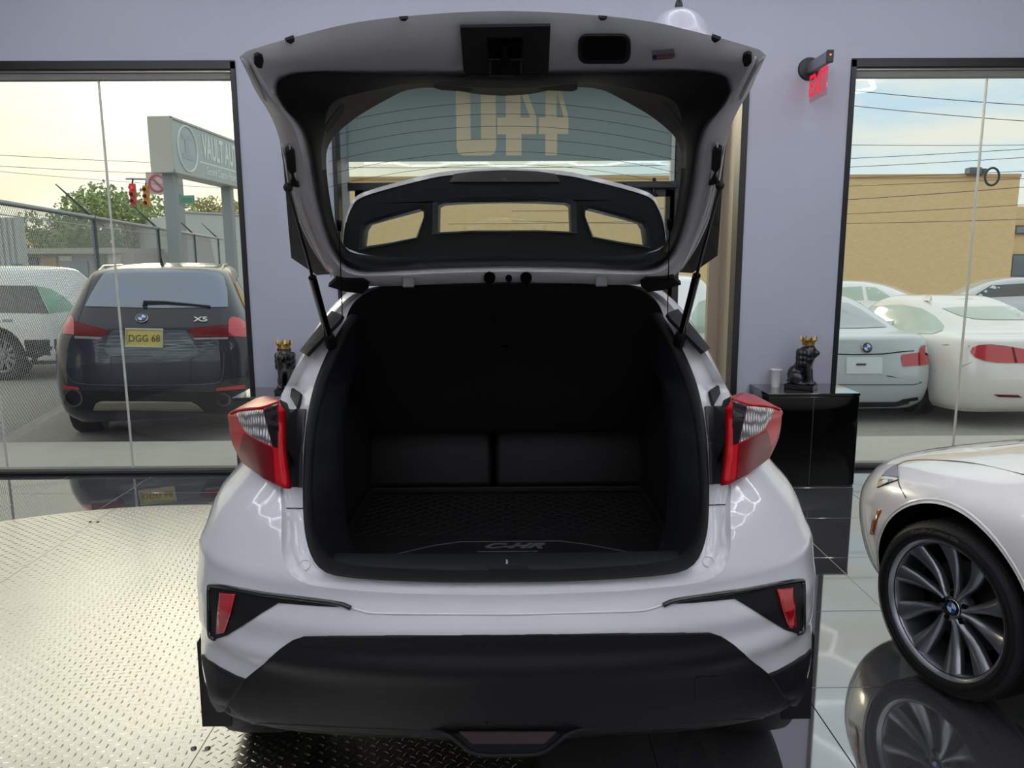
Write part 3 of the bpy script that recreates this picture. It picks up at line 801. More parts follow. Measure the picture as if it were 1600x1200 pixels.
        # quarter glass on the pillar
        ob('quarter_window', mm(axpatch(bt, [[(2.75, 1.10), (3.5, 1.10), (3.6, 1.30), (3.0, 1.36), (2.72, 1.22)]], 0, 1, .004, .1)), m_gloss, parent=root, smooth=True, flip=(s, 0, 0))
    lower = pxpatch(bt, [[(790, 991), (476, 993), (459, 999), (440, 1013), (384, 1061), (366, 1084), (357, 1100), (372, 1114), (396, 1128), (500, 1140), (668, 1150), (790, 1158)]], .006, 4)
    for v in lower[0]:
        if v.x > -.012: v.x = 0.0
    lower_r = mirx(lower)
    bml = tobm(cat(lower, lower_r)); bmesh.ops.remove_doubles(bml, verts=bml.verts, dist=.0008); lowg = frombm(bml)
    lb = ob('lower_bumper', lowg, m_blkpl, parent=root, smooth=True, sharp=40, solid=.003, flip=(0, -1, 0))
    for s in (1, -1):
        mm = (lambda g: g) if s > 0 else mirx
        def ccp(a, b, c):
            l = bt.ray_cast(EYE, ray(a, b))[0]
            return l + V((-.004, -.006, 0)) if l is not None else P(a, b, Y=c - .10)
        cr = [[(317, 1021, 2.12), (336, 1036, 2.05), (358, 1049, 1.98), (386, 1061, 1.885)], [(324, 1055, 2.10), (340, 1064, 2.03), (356, 1072, 1.97), (373, 1081, 1.905)], [(331, 1090, 2.08), (342, 1093, 2.02), (352, 1096, 1.98), (362, 1098, 1.94)], [(339, 1112, 2.06), (344, 1113, 2.03), (349, 1112, 2.0), (354, 1110, 1.98)]]
        ob('corner_cladding', mm(surf([[ccp(a, b, c) for a, b, c in r] for r in cr], 5, 5)), m_blkpl, parent=root, smooth=True, solid=.015, flip=(-.3 * s, -1, 0))
    ck = [hit(bt, x, y)[0] + V((0, -.0005, 0)) for x, y in ((548, 949), (566, 955), (585, 958), (640, 959), (790, 960))]
    ck = crs(ck, 5); ck[-1].x = 0
    ob('bumper_crease', tube(ck + [V((-v.x, v.y, v.z)) for v in reversed(ck[:-1])], .0028, 6), m_white, parent=shell, smooth=True)
    lr = crs([l + n * .003 for l, n in (hit(lt, x, y) for x, y in ((361, 647), (371, 643), (390, 640), (412, 638), (436, 630)))], 4)
    for s in (1, -1): ob('lamp_ridge', tube(lr if s > 0 else [V((-v.x, v.y, v.z)) for v in lr], .004, 6), m_red, parent=root, smooth=True)
    tow = pxpatch(bt, [rrect(44, 38, 5, 3, 1106, 1073)], .0075, 12)
    ob('tow_hook_cover', tow, m_blkpl, parent=lb, solid=.003, flip=(0, -1, 0))
    dz = [(668, 1143), (700, 1151), (716, 1162), (735, 1175), (750, 1179), (840, 1179), (856, 1175), (874, 1162), (890, 1151), (920, 1143)]
    M = frame(P(794, 1150, Y=1.648), (1, 0, 0), (0, .12, 1)); Mi = M.inverted()
    dp = [tuple((Mi @ P(x, y, Y=1.648 + (.004 if y > 1150 else 0)))[:2]) for x, y in dz]
    df = ob('diffuser', extr([dp], M, .10, .006), m_blkpl, parent=root)
    rp = [tuple((Mi @ P(x, y, Y=1.645))[:2]) for x, y in ((716, 1143), (870, 1143), (850, 1161), (738, 1161))]
    ob('rear_fog_lens', extr([rp], M @ Matrix.Translation((0, 0, .008)), .008, .003), mat('unlit_dark_red', (38, 3, 8), .2, coat=1), parent=df)
    edge = [hit(bt, x, y)[0] + V((0, -.004, .002)) for x, y in ((400, 1128), (430, 1129), (500, 1133), (600, 1137), (668, 1140))] + [P(x, y, Y=1.642) for x, y in ((700, 1149), (718, 1162), (738, 1176), (760, 1180), (794, 1180))]
    ed = crs(edge, 5); ob('bumper_edge', tube(ed + [V((-v.x, v.y, v.z)) for v in reversed(ed[:-1])], .005, 6), m_trim, parent=df, smooth=True)
    return root, bt, ft, body
CHR, CHR_BT, CHR_FT, CHR_BODY = crossover()
# ================================================================== raised tailgate
GH = V((0, P(790, 441, Y=2.40).y, P(790, 441, Y=2.40).z))     # hinge line
GE = V((0, 1.55, P(790, 17, Y=1.55).z))                        # free edge
def gate_pt(px, py, off=0.0):
    """where a line of sight meets the (slightly domed) inner face of the tailgate; off pushes outwards from the cabin"""
    L = (GE - GH).length; u = (GE - GH) / L; nrm = V((0, -u.z, u.y))      # towards the cabin / camera below
    if nrm.z > 0: nrm = -nrm
    d = ray(px, py)
    def f(t):
        p = EYE + d * t; q = p - GH; s = q.dot(u) / L
        dome = 0.055 * (1 - (2 * max(0, min(1.05, s)) - 1) ** 2)
        h = q.dot(nrm) + dome + off - 0.30 * max(0, s) * min(1, abs(p.x) / .6) ** 2 * 0.55
        return h
    a, b = .8, 4.5; fa = f(a)
    for _ in range(50):
        m = (a + b) / 2
        if (f(m) > 0) == (fa > 0): a = m
        else: b = m
    return EYE + d * a
def gpoly(poly, off=0.0, n=0):
    pts = [tuple(v[:2]) for v in crs([(*p, 0) for p in poly], n)] if n else poly
    return [gate_pt(x, y, off) for x, y in pts]
def gpatch(polys, off, step=10):
    g = fill(polys, step); vs = [gate_pt(v.x, v.y, off) for v in g[0]]; fs = []
    for f in g[1]:
        a, b, c = (vs[i] for i in f[:3]); nn = (b - a).cross(c - a); fs.append(f if nn.dot(a - EYE) < 0 else tuple(reversed(f)))
    return vs, fs
def tailgate(root):
    m_in = mat('tailgate_lightened_white', (222, 221, 220), 0.4, coat=0.5, coatr=0.1)  # same white as the body, lightened to stand in for missing bounce light
    C = (790, 265); n = 110
    o1 = [(790, 17), (720, 19), (650, 24), (590, 30), (540, 38), (490, 50), (440, 63), (400, 75), (372, 84)]
    o2 = [(372, 84), (379, 100), (390, 122), (400, 145), (409, 157), (418, 172), (428, 192), (436, 215), (443, 245), (449, 280), (455, 305), (464, 335), (475, 362), (488, 388), (502, 410), (517, 428), (533, 440), (560, 446), (620, 447), (700, 443), (790, 441)]
    outer = [tuple(v[:2]) for v in crs([(*p, 0) for p in o1], 3)][:-1] + [tuple(v[:2]) for v in crs([(*p, 0) for p in o2], 3)]
    inner = [tuple(v[:2]) for v in crs([(*p, 0) for p in [(790, 117), (700, 117), (600, 116), (510, 115), (465, 117), (443, 123), (434, 134), (437, 150), (450, 172), (467, 190), (480, 212), (488, 245), (494, 285), (502, 325), (512, 362), (526, 396), (541, 414), (565, 423), (620, 421), (700, 417), (790, 415)]], 4)]
    gl = [tuple(v[:2]) for v in crs([(*p, 0) for p in [(790, 150), (745, 147), (700, 139), (665, 137), (632, 142), (600, 158), (565, 178), (538, 198), (520, 216), (511, 236), (510, 262), (514, 300), (521, 340), (529, 368), (541, 388), (560, 397), (620, 402), (700, 400), (790, 398)]], 4)]
    so, si, sg = (star(q, n, C) for q in (outer, inner, gl))
    pt = lambda s, off: [gate_pt(v.x, v.y, off) for v in s]
    O, I = pt(so, 0.0), pt(si, 0.012)
    for r in (O, I): r[0].x = r[-1].x = 0
    m1 = [gate_pt(a.x * .7 + b.x * .3, a.y * .7 + b.y * .3, -.012) for a, b in zip(so, si)]
    m2 = [gate_pt(a.x * .35 + b.x * .65, a.y * .35 + b.y * .65, -.014) for a, b in zip(so, si)]
    for r in (m1, m2): r[0].x = r[-1].x = 0
    fr = ob('tailgate', loft([full(r) for r in (O, m1, m2, I)]), m_in, parent=root, smooth=True, sharp=45, flip=(0, -.5, -1))
    # outer skin: rises from the rim to the outside of the glass
    up = V((0, .45, .85)).normalized()
    E1 = [v + V((0, .03, .004)) for v in O]; E2 = [v.lerp(V((0, 2.0, 1.85)), .04) + V((0, .075, .03)) for v in O]
    G2 = pt(sg, .085); G2[0].x = G2[-1].x = 0
    mid = [a.lerp(b, .5) + up * .02 for a, b in zip(E2, G2)]
    ob('outer_skin', loft([full(r) for r in (O, E1, E2, mid, G2)]), m_white, parent=fr, smooth=True, sharp=60)
    # black trim ring, funnel down to the glass
    T1 = pt(si, -.004); T1[0].x = T1[-1].x = 0
    T2 = [gate_pt(a.x * .75 + b.x * .25, a.y * .75 + b.y * .25, .004) for a, b in zip(si, sg)]; T3 = [gate_pt(a.x * .35 + b.x * .65, a.y * .35 + b.y * .65, .05) for a, b in zip(si, sg)]
    T4 = [gate_pt(a.x * .2 + b.x * .8, a.y * .2 + b.y * .8, .066) for a, b in zip(si, sg)]; T5 = pt(sg, .078)
    for r in (T2, T3, T4, T5): r[0].x = r[-1].x = 0
    ob('inner_trim', loft([full(r) for r in (I, T1, T2, T3)]), m_blkpl, parent=fr, smooth=True, sharp=60)
    kk = next(i for i, v in enumerate(sg) if v.y > 262)
    uph = lambda r: r[:kk + 1][::-1] + [V((-v.x, v.y, v.z)) for v in r[1:kk + 1]]
    loh = lambda r: r[kk:] + [V((-v.x, v.y, v.z)) for v in reversed(r[kk:-1])]
    ob('glass_surround', loft([uph(r) for r in (T3, T4, T5)], closed=False), mat('surround_grey', (110, 108, 98), .6), parent=fr, smooth=True, sharp=60)
    ob('lower_surround', loft([loh(r) for r in (T3, T4, T5)], closed=False), m_trim, parent=fr, smooth=True, sharp=60)
    gp = full([V((v.x, v.y, 0)) for v in sg]); gpx = [(v.x, v.y) for v in sg] 
    G = full(T5)
    ctr = sum(G, V((0, 0, 0))) / len(G)
    rg = [G]
    cpx = (790, 280)
    for f in (.8, .6, .4, .2, .02):
        h = [gate_pt(cpx[0] + (v.x - cpx[0]) * f, cpx[1] + (v.y - cpx[1]) * f, .078) for v in sg]; h[0].x = h[-1].x = 0
        for v in h: v.x = min(v.x, 0.0)
        rg.append(full(h))
    gt = glass('tailgate_glass', (234, 238, 232), .04)
    gw = ob('rear_glass', loft(rg), gt, parent=fr, smooth=True)
    for k, y in enumerate((160, 178, 197, 217, 237, 257)):
        xs = [x for x in range(500, 1084, 14)]
        def inside(x, yy):
            xx = x if x <= 790 else 1580 - x; c = False; q = gpx + [(1600, 398), (1600, 150)]
            for (x1, y1), (x2, y2) in zip(q, q[1:] + q[:1]):
                if (y1 > yy) != (y2 > yy) and xx < (x2 - x1) * (yy - y1) / (y2 - y1) + x1: c = not c
            return c
        pts = [gate_pt(x, y + 34 * ((x - 790) / 270) ** 2, .076) for x in xs if inside(x, y + 34 * ((x - 790) / 270) ** 2)]
        if len(pts) > 3: ob('defroster_line', tube(pts, .0005, 5), m_dark, parent=gw)
    for a, b in ((678, 740), (838, 902)):
        ob('surround_clip', gpatch([[(a, 131), (b, 131), (b, 140), (b - 8, 143), (a + 12, 141), (a, 137)]], .058, 10), mat('clip_grey', (84, 82, 76), .55), parent=fr, solid=.004)
    for s in (1, -1):
        mm = (lambda g: g) if s > 0 else mirx
        ob('side_clip', mm(gpatch([[(506, 200), (533, 164), (538, 166), (536, 178), (511, 208)]], .03, 10)), mat('clip_grey'), parent=fr, solid=.004)
    # latch cover, latch, pull pocket, warning label
    lc = ob('latch_cover', gpatch([[(719, 43), (860, 41), (857, 112), (853, 114), (728, 114), (724, 111)]], -.020, 12), m_trim, parent=fr, solid=.006)
    ob('latch_plate', gpatch([[(761, 62), (817, 60), (815, 92), (764, 92)]], -.024, 12), m_gloss, parent=lc, solid=.004)
    lp = [gate_pt(x, y, -.04) for x, y in ((765, 92), (815, 92), (815, 119), (766, 119))]
    lq = [gate_pt(x, y, -.015) for x, y in ((765, 90), (815, 90), (815, 117), (766, 117))]
    lk = ob('latch', (lp + lq, [(0, 1, 2, 3), (4, 7, 6, 5), (0, 4, 5, 1), (1, 5, 6, 2), (2, 6, 7, 3), (3, 7, 4, 0)]), mat('latch_steel', (30, 30, 31), .35, .5), parent=lc, bevel=.003)
    ob('latch_jaw', gpatch([[(785, 76), (793, 76), (793, 90), (798, 94), (797, 112), (781, 112), (781, 94), (785, 90)]], -.044, 10), m_dark, parent=lk, solid=.004)
    pk = ob('pull_pocket', gpatch([rrect(82, 44, 14, 5, 944, 78)], -.020, 10), m_trim, parent=fr, solid=.005)
    ob('pocket_recess', gpatch([rrect(70, 34, 10, 5, 944, 77)], -.0225, 10), m_dark, parent=pk, solid=.001)
    wl = ob('warning_label', gpatch([[(1018, 79), (1053, 76), (1054, 91), (1019, 95)]], -.017, 12), mat('label_silver', (150, 152, 150), .4), parent=fr)
    ob('blue_disc', gpatch([circ(3.8, 16, 1023, 89.5)], -.019, 8), mat('label_blue', (24, 34, 120), .4), parent=wl)
    tx = textgeo('WARNING', 7.2, .12, 0, .86)
    vs = [gate_pt(1040 + v.x, 86.6 - v.y - v.x * .06, -.019) for v in tx[0]]
    ob('label_text', (vs, tx[1]), mat('label_red', (150, 30, 40), .5), parent=wl)
    ob('label_rule', gpatch([[(1028, 91.8), (1051, 90.2), (1051, 91.4), (1028, 93)]], -.019, 8), mat('label_red'), parent=wl)
    for s in (1, -1):
        mm = (lambda g: g) if s > 0 else mirx
        f_ = (0, -.5, -1)
        for k, q in enumerate(([(399, 88), (404, 86), (411, 89), (412, 96), (409, 107), (403, 106), (398, 101)], [(446, 64), (460, 59), (460, 65), (455, 69), (450, 67)], [(624, 30), (638, 29), (634, 33), (628, 33)], [(418, 155), (426, 155), (425, 162), (421, 163)], [(434, 175), (442, 175), (440, 182), (437, 182)])):
            ob('rubber_plug', mm(gpatch([q], -.015 if k < 1 else -.010, 6)), m_rub, parent=fr, solid=.006, flip=f_)
        # raised gutter edge on the corner wing
        for q in (([(378, 92), (386, 103), (398, 124), (411, 150), (416, 158)], -.012), ([(391, 92), (402, 115), (420, 146), (430, 162)], -.016), ([(440, 226), (446, 250), (455, 300), (468, 342), (488, 386), (512, 425)], -.012), ([(452, 226), (459, 262), (466, 305), (480, 350), (498, 392), (518, 432)], -.018)):
            ob('pressed_ridge', mm((lambda pp_: tube(pp_, [.0012 + .0026 * min(1, 5 * i_ / len(pp_), 5 * (len(pp_) - 1 - i_) / len(pp_)) for i_ in range(len(pp_))], 8))(crs(gpoly(q[0], q[1]), 5))), m_in, parent=fr, smooth=True)
        # black side fin of the roof spoiler outside the frame
        fin = [gate_pt(x, y, .05) for x, y in ((411, 156), (424, 178), (436, 210), (443, 260), (447, 310), (451, 360), (455, 403), (480, 420), (495, 430))]
        fin2 = [gate_pt(x, y, .03) for x, y in ((420, 156), (432, 178), (446, 210), (456, 260), (464, 310), (476, 350), (490, 385), (505, 408), (520, 428))]
        ob('side_fin', mm(loft([fin, fin2, [v + V((-.004, .05, .05)) for v in fin2], [v + V((-.002, .05, .05)) for v in fin], fin], closed=False)), m_trim, parent=fr)
        # lamp unit / strut mount on the frame edge
        ob('strut_mount', mm(gpatch([[(447, 238), (455, 234), (461, 239), (463, 268), (458, 272), (468, 291), (466, 293), (455, 291), (457, 276), (449, 265)]], -.022, 8)), m_rub, parent=fr, solid=.012, flip=f_)
        ob('buffer', mm(gpatch([[(513, 448), (525, 437), (568, 437), (577, 443), (576, 450), (566, 459), (540, 456)]], -.020, 8)), m_rub, parent=fr, solid=.014, flip=f_)
        hp = gate_pt(638, 438, -.018)
        hg = cat(xf(box(-.018, .018, -.006, .006, -.022, .012, .003, 1), Matrix.Translation(hp)), xf(box(-.045, .045, -.004, .004, .0, .014, .003, 1), Matrix.Translation(hp + V((0, .006, .004)))))
        ob('hinge', mm(hg), mat('hinge_paint', (112, 112, 112), .4, coat=.4), parent=root)
        # gas strut
        a = P(514, 528, Y=2.36); b = gate_pt(450, 293, -.03); c = a.lerp(b, .46)
        stt = ob('gas_strut', mm(tube([a, c], .0115, 12)), m_gloss, parent=root, smooth=True, sharp=40)
        ob('strut_rod', mm(tube([c, b], .0045, 8)), mat('strut_rod', (34, 34, 36), .3, .6), parent=stt, smooth=True)
        ob('ball_joint', mm(xf(lathe([(.001, -.012), (.009, -.008), (.012, 0), (.009, .008), (.001, .012)], 12), Matrix.Translation(b))), m_rub, parent=stt, smooth=True)
        ob('strut_foot', mm((tube([a + V((.004, .02, -.03)), a + V((0, 0, .004)), a.lerp(b, .04)], [.017, .017, .012], 10))), m_rub, parent=stt, smooth=True)
        # shelf cord
        cd0 = gate_pt(530, 352, .0); cd1 = P(535, 498, Y=2.44)
        ob('shelf_cord', mm(tube([cd0, cd0.lerp(cd1, .5) + V((0, 0, -.004)), cd1], .0016, 6)), m_dark, parent=root)
        ob('cord_hook', mm(gpatch([[(526, 348), (534, 350), (533, 362), (527, 360)]], -.006, 8)), m_dark, parent=fr, solid=.01, flip=f_)
    for x, r in ((765, 9), (795, 5), (822, 9)):
        ob('wiring_grommet', gpatch([circ(r, 18, x, 435 if r > 6 else 436)], -.018, 8), m_dark, parent=fr, solid=.006)
    # --- roof spoiler standing up behind the glass
    YS = GH.y + 0.05
    so = [(536, 380), (540, 350), (549, 325), (562, 310), (600, 297), (650, 284), (700, 274), (790, 268)]
    lo_ = [(790, 408), (700, 410), (620, 412), (560, 412), (542, 398)]
    M = frame((0, YS, 1.55), (1, 0, 0), (0, 0, 1)); Mi = M.inverted()
    def hp2(q): return [P(x, y, Y=YS) for x, y in q]
    def sym(h): h = [V((v.x, v.y, v.z)) for v in h]; return h + [V((-v.x, v.y, v.z)) for v in reversed(h) if abs(v.x) > 2e-3]
    arc = [tuple(v[:2]) for v in crs([(*p, 0) for p in so], 4)]
    oo = hp2(lo_ + arc)
    for v in oo:
        if abs(v.x) < 6e-3: v.x = 0
    O2 = [(v.x, v.z) for v in sym(oo)]
    w1 = [(v.x, v.z) for v in hp2([(565, 386), (568, 360), (574, 350), (600, 342), (655, 327), (662, 330), (662, 340), (650, 371), (610, 379)])]
    w1r = [(-a, b) for a, b in reversed(w1)]
    h = hp2([(684, 363), (685, 322), (692, 318), (740, 315), (790, 314), (790, 360), (740, 360)])
    h[4].x = h[5].x = 0; hm = [(v.x, v.z) for v in h[:5]] + [(-v.x, v.z) for v in reversed(h[:4])] + [(-h[6].x, h[6].z), (0, h[5].z), (h[6].x, h[6].z)]
    toM = lambda q: [(a, b - 1.55) for a, b in q]
    spo = ob('roof_spoiler', extr([toM(O2), toM(w1), toM(hm), toM(w1r)], M, .035, .004), m_blkpl, parent=fr)
    # inner cheeks of the three openings (lighter bevel) and white upper skin
    m_chk = mat('spoiler_cheek', (52, 55, 58), .45)
    for w in (w1, hm, w1r):
        ctr = V((sum(p[0] for p in w) / len(w), 0, sum(p[1] for p in w) / len(w)))
        r0 = [V((p[0], YS - .002, p[1])) for p in w]; r1 = [V((ctr.x + (p[0] - ctr.x) * 1.0, YS + .09, ctr.z + (p[1] - ctr.z) * .97)) for p in w]
        r00 = [V((ctr.x + (p[0] - ctr.x) * 1.08, YS - .012, ctr.z + (p[1] - ctr.z) * 1.2 + .004)) for p in w]
        ob('opening_cheek', loft([r00, r0, r1]), m_chk, parent=spo, smooth=True, sharp=40)
    top = [P(x, y, Y=YS) for x, y in arc]
    top[-1].x = 0
    tf_ = top + [V((-v.x, v.y, v.z)) for v in reversed(top[:-1])]
    ob('spoiler_skin', loft([[v + V((0, -.005, .0)) for v in tf_], [v + V((0, -.004, .012)) * (1.0) for v in tf_], [v + V((0, .06, .016)) for v in tf_], [v + V((0, .13, -.02)) for v in tf_]], closed=False), m_white, parent=spo, smooth=True, sharp=50)
    bl = [P(x, y, Y=YS - .012) for x, y in ((702, 284), (710, 272), (740, 268), (790, 266), (840, 268), (868, 272), (876, 284))]
    ob('high_brake_lamp', loft([bl, [v + V((0, .06, .012)) for v in bl]], closed=False), m_gloss, parent=spo, smooth=True, solid=.01)
    ob('high_lamp_face', extr([[(v.x, v.z - 1.55) for v in bl]], frame((0, YS - .012, 1.55), (1, 0, 0), (0, 0, 1)), .01), mat('smoked_red', (26, 6, 8), .12, coat=1), parent=spo)
tailgate(CHR)

# ---- rubber boot mat (lies loose in the boot)
def boot_mat():
    root = thing('cargo_mat', 'black moulded rubber boot mat with raised wave ridges inside the white crossover', 'mat', (0, 2.3, .70))
    zz = .70
    ob('mat_sheet', xf(box(-.50, .50, 1.905, 2.70, zz - .012, zz, .004, 1), Matrix()), m_rub, parent=root)
    ob('mat_rim', cat(box(-.50, -.485, 1.905, 2.70, zz, zz + .02, .004, 1), box(.485, .50, 1.905, 2.70, zz, zz + .02, .004, 1), box(-.5, .5, 2.685, 2.70, zz, zz + .02, .004, 1)), m_rub, parent=root)
    gs = []
    for j in range(17):
        y = 2.26 + j * .024
        for k in range(-9, 10):
            x = k * .05 + (.025 if j % 2 else 0)
            gs.append(tube([V((x - .021, y, zz)), V((x - .008, y + .006, zz + .003)), V((x + .008, y + .006, zz + .003)), V((x + .021, y, zz))], .0018, 4, caps=False))
    for j in range(5):
        for k in range(-9, 10):
            x = k * .05 + (.025 if j % 2 else 0); y = 2.01 + j * .022
            if abs(x) < .10 and y > 2.05: continue
            gs.append(box(x - .009, x + .009, y - .004, y + .004, zz, zz + .003))
    ob('ridges', cat(*gs), mat('mat_ridge', (22, 22, 24), .45), parent=root, kind='stuff')
    for q in ([(-.44, 2.03), (-.22, 2.17), (-.14, 2.20), (.16, 2.20), (.24, 2.17), (.46, 2.05)], [(-.085, 2.12), (.09, 2.12)]):
        ob('raised_line', tube([V((x, y, zz + .001)) for x, y in q], .002, 5), mat('mat_ridge'), parent=root)
    c = P(799, 853, Z=zz + .003); 
    t = textgeo('C-HR', .055, .0022, .001, 1.35, .5)
    ob('lettering', xf(t, frame(c, (1, 0, 0), (0, 1, 0))), mat('mat_letter', (74, 74, 76), .5), parent=root)
boot_mat()
# ================================================================== furniture and small things by the street wall
m_bgloss = mat('black_gloss_lacquer', (8, 8, 9), 0.06, coat=1.0)
def cabinet(label, xa, w, other):
    yf, yb = YW - .40, YW - .003; zt = P(1270, 615, Y=yf).z
    c = thing('low_cabinet', label, 'cabinet', (xa + w / 2, (yf + yb) / 2, 0), group=None)
    ob('body', box(xa, xa + w, yf + .018, yb, 0.0, zt - .02), m_bgloss, parent=c)
    ob('top_panel', box(xa - .003, xa + w + .003, yf, yb, zt - .02, zt, .002, 1), m_bgloss, parent=c)
    for k in range(2):
        a = xa + w * k / 2 + .002; b = xa + w * (k + 1) / 2 - .002
        ob('door', box(a, b, yf, yf + .017, .012, zt - .023, .0015, 1), m_bgloss, parent=c)
    ob('edge_strip', box(xa + w / 2 - .0015, xa + w / 2 + .0015, yf + .002, yf + .018, .012, zt - .023), mat('silver_edge', (130, 130, 132), .3, .8), parent=c)
    return zt, yf
xr = P(1201, 616, Y=YW - .40).x
CZ, CYF = cabinet('glossy black low cabinet carrying a lion figure and white cup', xr, P(1344, 616, Y=YW - .40).x - xr, 0)
xl = P(363, 614, Y=YW - .40).x
cabinet('glossy black low cabinet half hidden behind the crossover under the left lion', xl, .62, 1)

def ellip(c, r, rot=None, n=14):
    vs, fs = [], []
    for i in range(n + 1):
        for k in range(n):
            a = PI * i / n; b = 2 * PI * k / n
            v = V((r[0] * math.sin(a) * math.cos(b), r[1] * math.sin(a) * math.sin(b), r[2] * math.cos(a)))
            if rot: v = Matrix.Rotation(rot[1], 3, rot[0]) @ v
            vs.append(v + V(c))
    for i in range(n):
        for k in range(n): fs.append((i * n + k, (i + 1) * n + k, (i + 1) * n + (k + 1) % n, i * n + (k + 1) % n))
    return vs, fs
m_lion = mat('black_resin', (11, 11, 12), 0.28, coat=0.5)
m_gold = mat('gold_crown', (196, 160, 84), 0.3, 0.9)
def lion(label, x, y, rz, s=1.0):
    L = thing('lion_statue', label, 'statue', (x, y, CZ), rz)
    pl = ob('plinth', box(-.085 * s, .085 * s, -.06 * s, .06 * s, 0, .028 * s, .003, 1), mat('black_plinth', (9, 9, 10), .35), parent=L, local=True)
    g = cat(ellip((-.035 * s, 0, .085 * s), (.05 * s, .045 * s, .058 * s)), ellip((-.01 * s, 0, .125 * s), (.042 * s, .04 * s, .075 * s), ('Y', .35)), ellip((.018 * s, 0, .165 * s), (.046 * s, .047 * s, .06 * s)),
            ellip((.022 * s, 0, .215 * s), (.05 * s, .052 * s, .05 * s)), ellip((.045 * s, 0, .235 * s), (.036 * s, .034 * s, .036 * s)), ellip((.078 * s, 0, .222 * s), (.022 * s, .02 * s, .018 * s)), ellip((.068 * s, 0, .205 * s), (.018 * s, .016 * s, .014 * s)),
            ellip((.02 * s, 0, .185 * s), (.052 * s, .05 * s, .04 * s)), ellip((.03 * s, .03 * s, .262 * s), (.012 * s, .012 * s, .014 * s)), ellip((.03 * s, -.03 * s, .262 * s), (.012 * s, .012 * s, .014 * s)),
            *[tube([V((.03 * s, q * .022 * s, .15 * s)), V((.045 * s, q * .024 * s, .09 * s)), V((.05 * s, q * .024 * s, .04 * s))], [.024 * s, .017 * s, .015 * s], 10) for q in (-1, 1)],
            *[ellip((.06 * s, q * .024 * s, .036 * s), (.024 * s, .016 * s, .012 * s)) for q in (-1, 1)], *[ellip((-.02 * s, q * .04 * s, .065 * s), (.042 * s, .02 * s, .042 * s)) for q in (-1, 1)], *[ellip((.012 * s, q * .044 * s, .036 * s), (.034 * s, .014 * s, .012 * s)) for q in (-1, 1)],
            *[ellip((.02 * s + .05 * s * math.cos(a) * .75 - .01, .05 * s * math.sin(a), z * s), (.014 * s, .013 * s, .024 * s)) for z in (.16, .19, .22) for a in [k * PI / 5 for k in range(2, 9)]],
            tube([V((-.07 * s, 0, .05 * s)), V((-.085 * s, .02 * s, .04 * s)), V((-.06 * s, .05 * s, .036 * s)), V((-.01 * s, .062 * s, .036 * s))], .009 * s, 8))
    b = ob('lion_body', g, m_lion, parent=L, local=True)
    md = b.modifiers.new('merge', 'REMESH'); md.mode = 'VOXEL'; md.voxel_size = .0045 * s; md.use_smooth_shade = True
    n = 24; r0 = .036 * s; cz = .268 * s
    rings = []
    for rr, h, sp in ((r0, 0, 0), (r0 * 1.05, .016 * s, 0), (r0 * 1.32, .028 * s, .030 * s), (r0 * 1.24, .026 * s, .028 * s), (r0 * .95, .014 * s, 0), (r0 * .9, 0, 0)):
        rings.append([V((.03 * s + rr * math.cos(2 * PI * k / n), rr * math.sin(2 * PI * k / n), cz + h + (sp if k % 4 == 0 else 0 if k % 2 else sp * .2))) for k in range(n)])
    ob('crown', loft(rings + [rings[0]]), m_gold, parent=L, local=True)
    return L
pl = P(1249, 606, Z=CZ)
lion('black seated lion statue with gold crown beside the white cup', pl.x, YW - .20, math.radians(-35), 1.13)
p2 = P(459, 606, Z=CZ)
lion('black lion statue with gold crown partly hidden behind the crossover pillar', p2.x, YW - .20, math.radians(-85), 1.13)
pc = P(1203, 600, Z=CZ); 
cup = thing('paper_cup', 'plain white paper cup standing on the glossy black cabinet', 'cup', (pc.x, YW - .12, CZ))
ob('cup_wall', lathe([(.028, 0), (.040, .115), (.042, .117), (.042, .121), (.039, .121), (.0385, .115), (.027, .004), (.001, .004)], 32), mat('white_paper', (222, 222, 222), .6), parent=cup, local=True, smooth=True, sharp=50)
ob('cup_base', lathe([(.001, .002), (.0285, .0), (.0285, .004)], 32), mat('white_paper'), parent=cup, local=True)

# exit sign on an arm across the wall
def exit_sign():
    a = P(1264, 108, Y=YW); b = P(1299, 88, Y=YW - .34)
    zt = a.z
    root = thing('exit_sign', 'red edge-lit exit sign hanging under a grey housing that juts from the wall', 'exit sign', (a.x, YW, zt - .1))
    xx = a.x
    mk = mat('sign_black', (14, 14, 15), .4)
    ob('wall_canopy', xf(lathe([(.075, 0), (.07, .02), (.03, .028), (.001, .03)], 28), frame((xx, YW, zt), (1, 0, 0), (0, 0, 1))), mk, parent=root, smooth=True, sharp=40)
    hs = ob('housing', box(xx - .02, xx + .02, YW - .33, YW - .02, zt - .035, zt + .035, .006, 2), mat('sign_housing', (150, 152, 156), .35, .7), parent=root)
    e = ob('end_cap', box(xx - .022, xx + .022, YW - .345, YW - .33, zt - .038, zt + .038, .005, 2), mk, parent=root)
    ob('test_lamp', xf(lathe([(.001, .003), (.005, .002), (.006, 0)], 12), frame((xx, YW - .345, zt + .008), (1, 0, 0), (0, 0, 1))), mat('amber_led', (255, 120, 40), .3, emit=(255, 120, 40), es=1.5), parent=e)
    pn = ob('acrylic_panel', box(xx - .003, xx + .003, YW - .315, YW - .045, zt - .225, zt - .035), glass('glow_tinted_acrylic', (250, 225, 228), .05), parent=root)  # pink tint paints the red glow into the clear panel
    t = textgeo('EXIT', .19, .004, .0006, .78)
    ob('exit_letters', xf(t, frame((xx - .0045, YW - .18, zt - .130), (0, -1, 0), (0, 0, 1))), mat('exit_red', (235, 20, 50), .4, emit=(255, 30, 60), es=.55), parent=pn)
exit_sign()
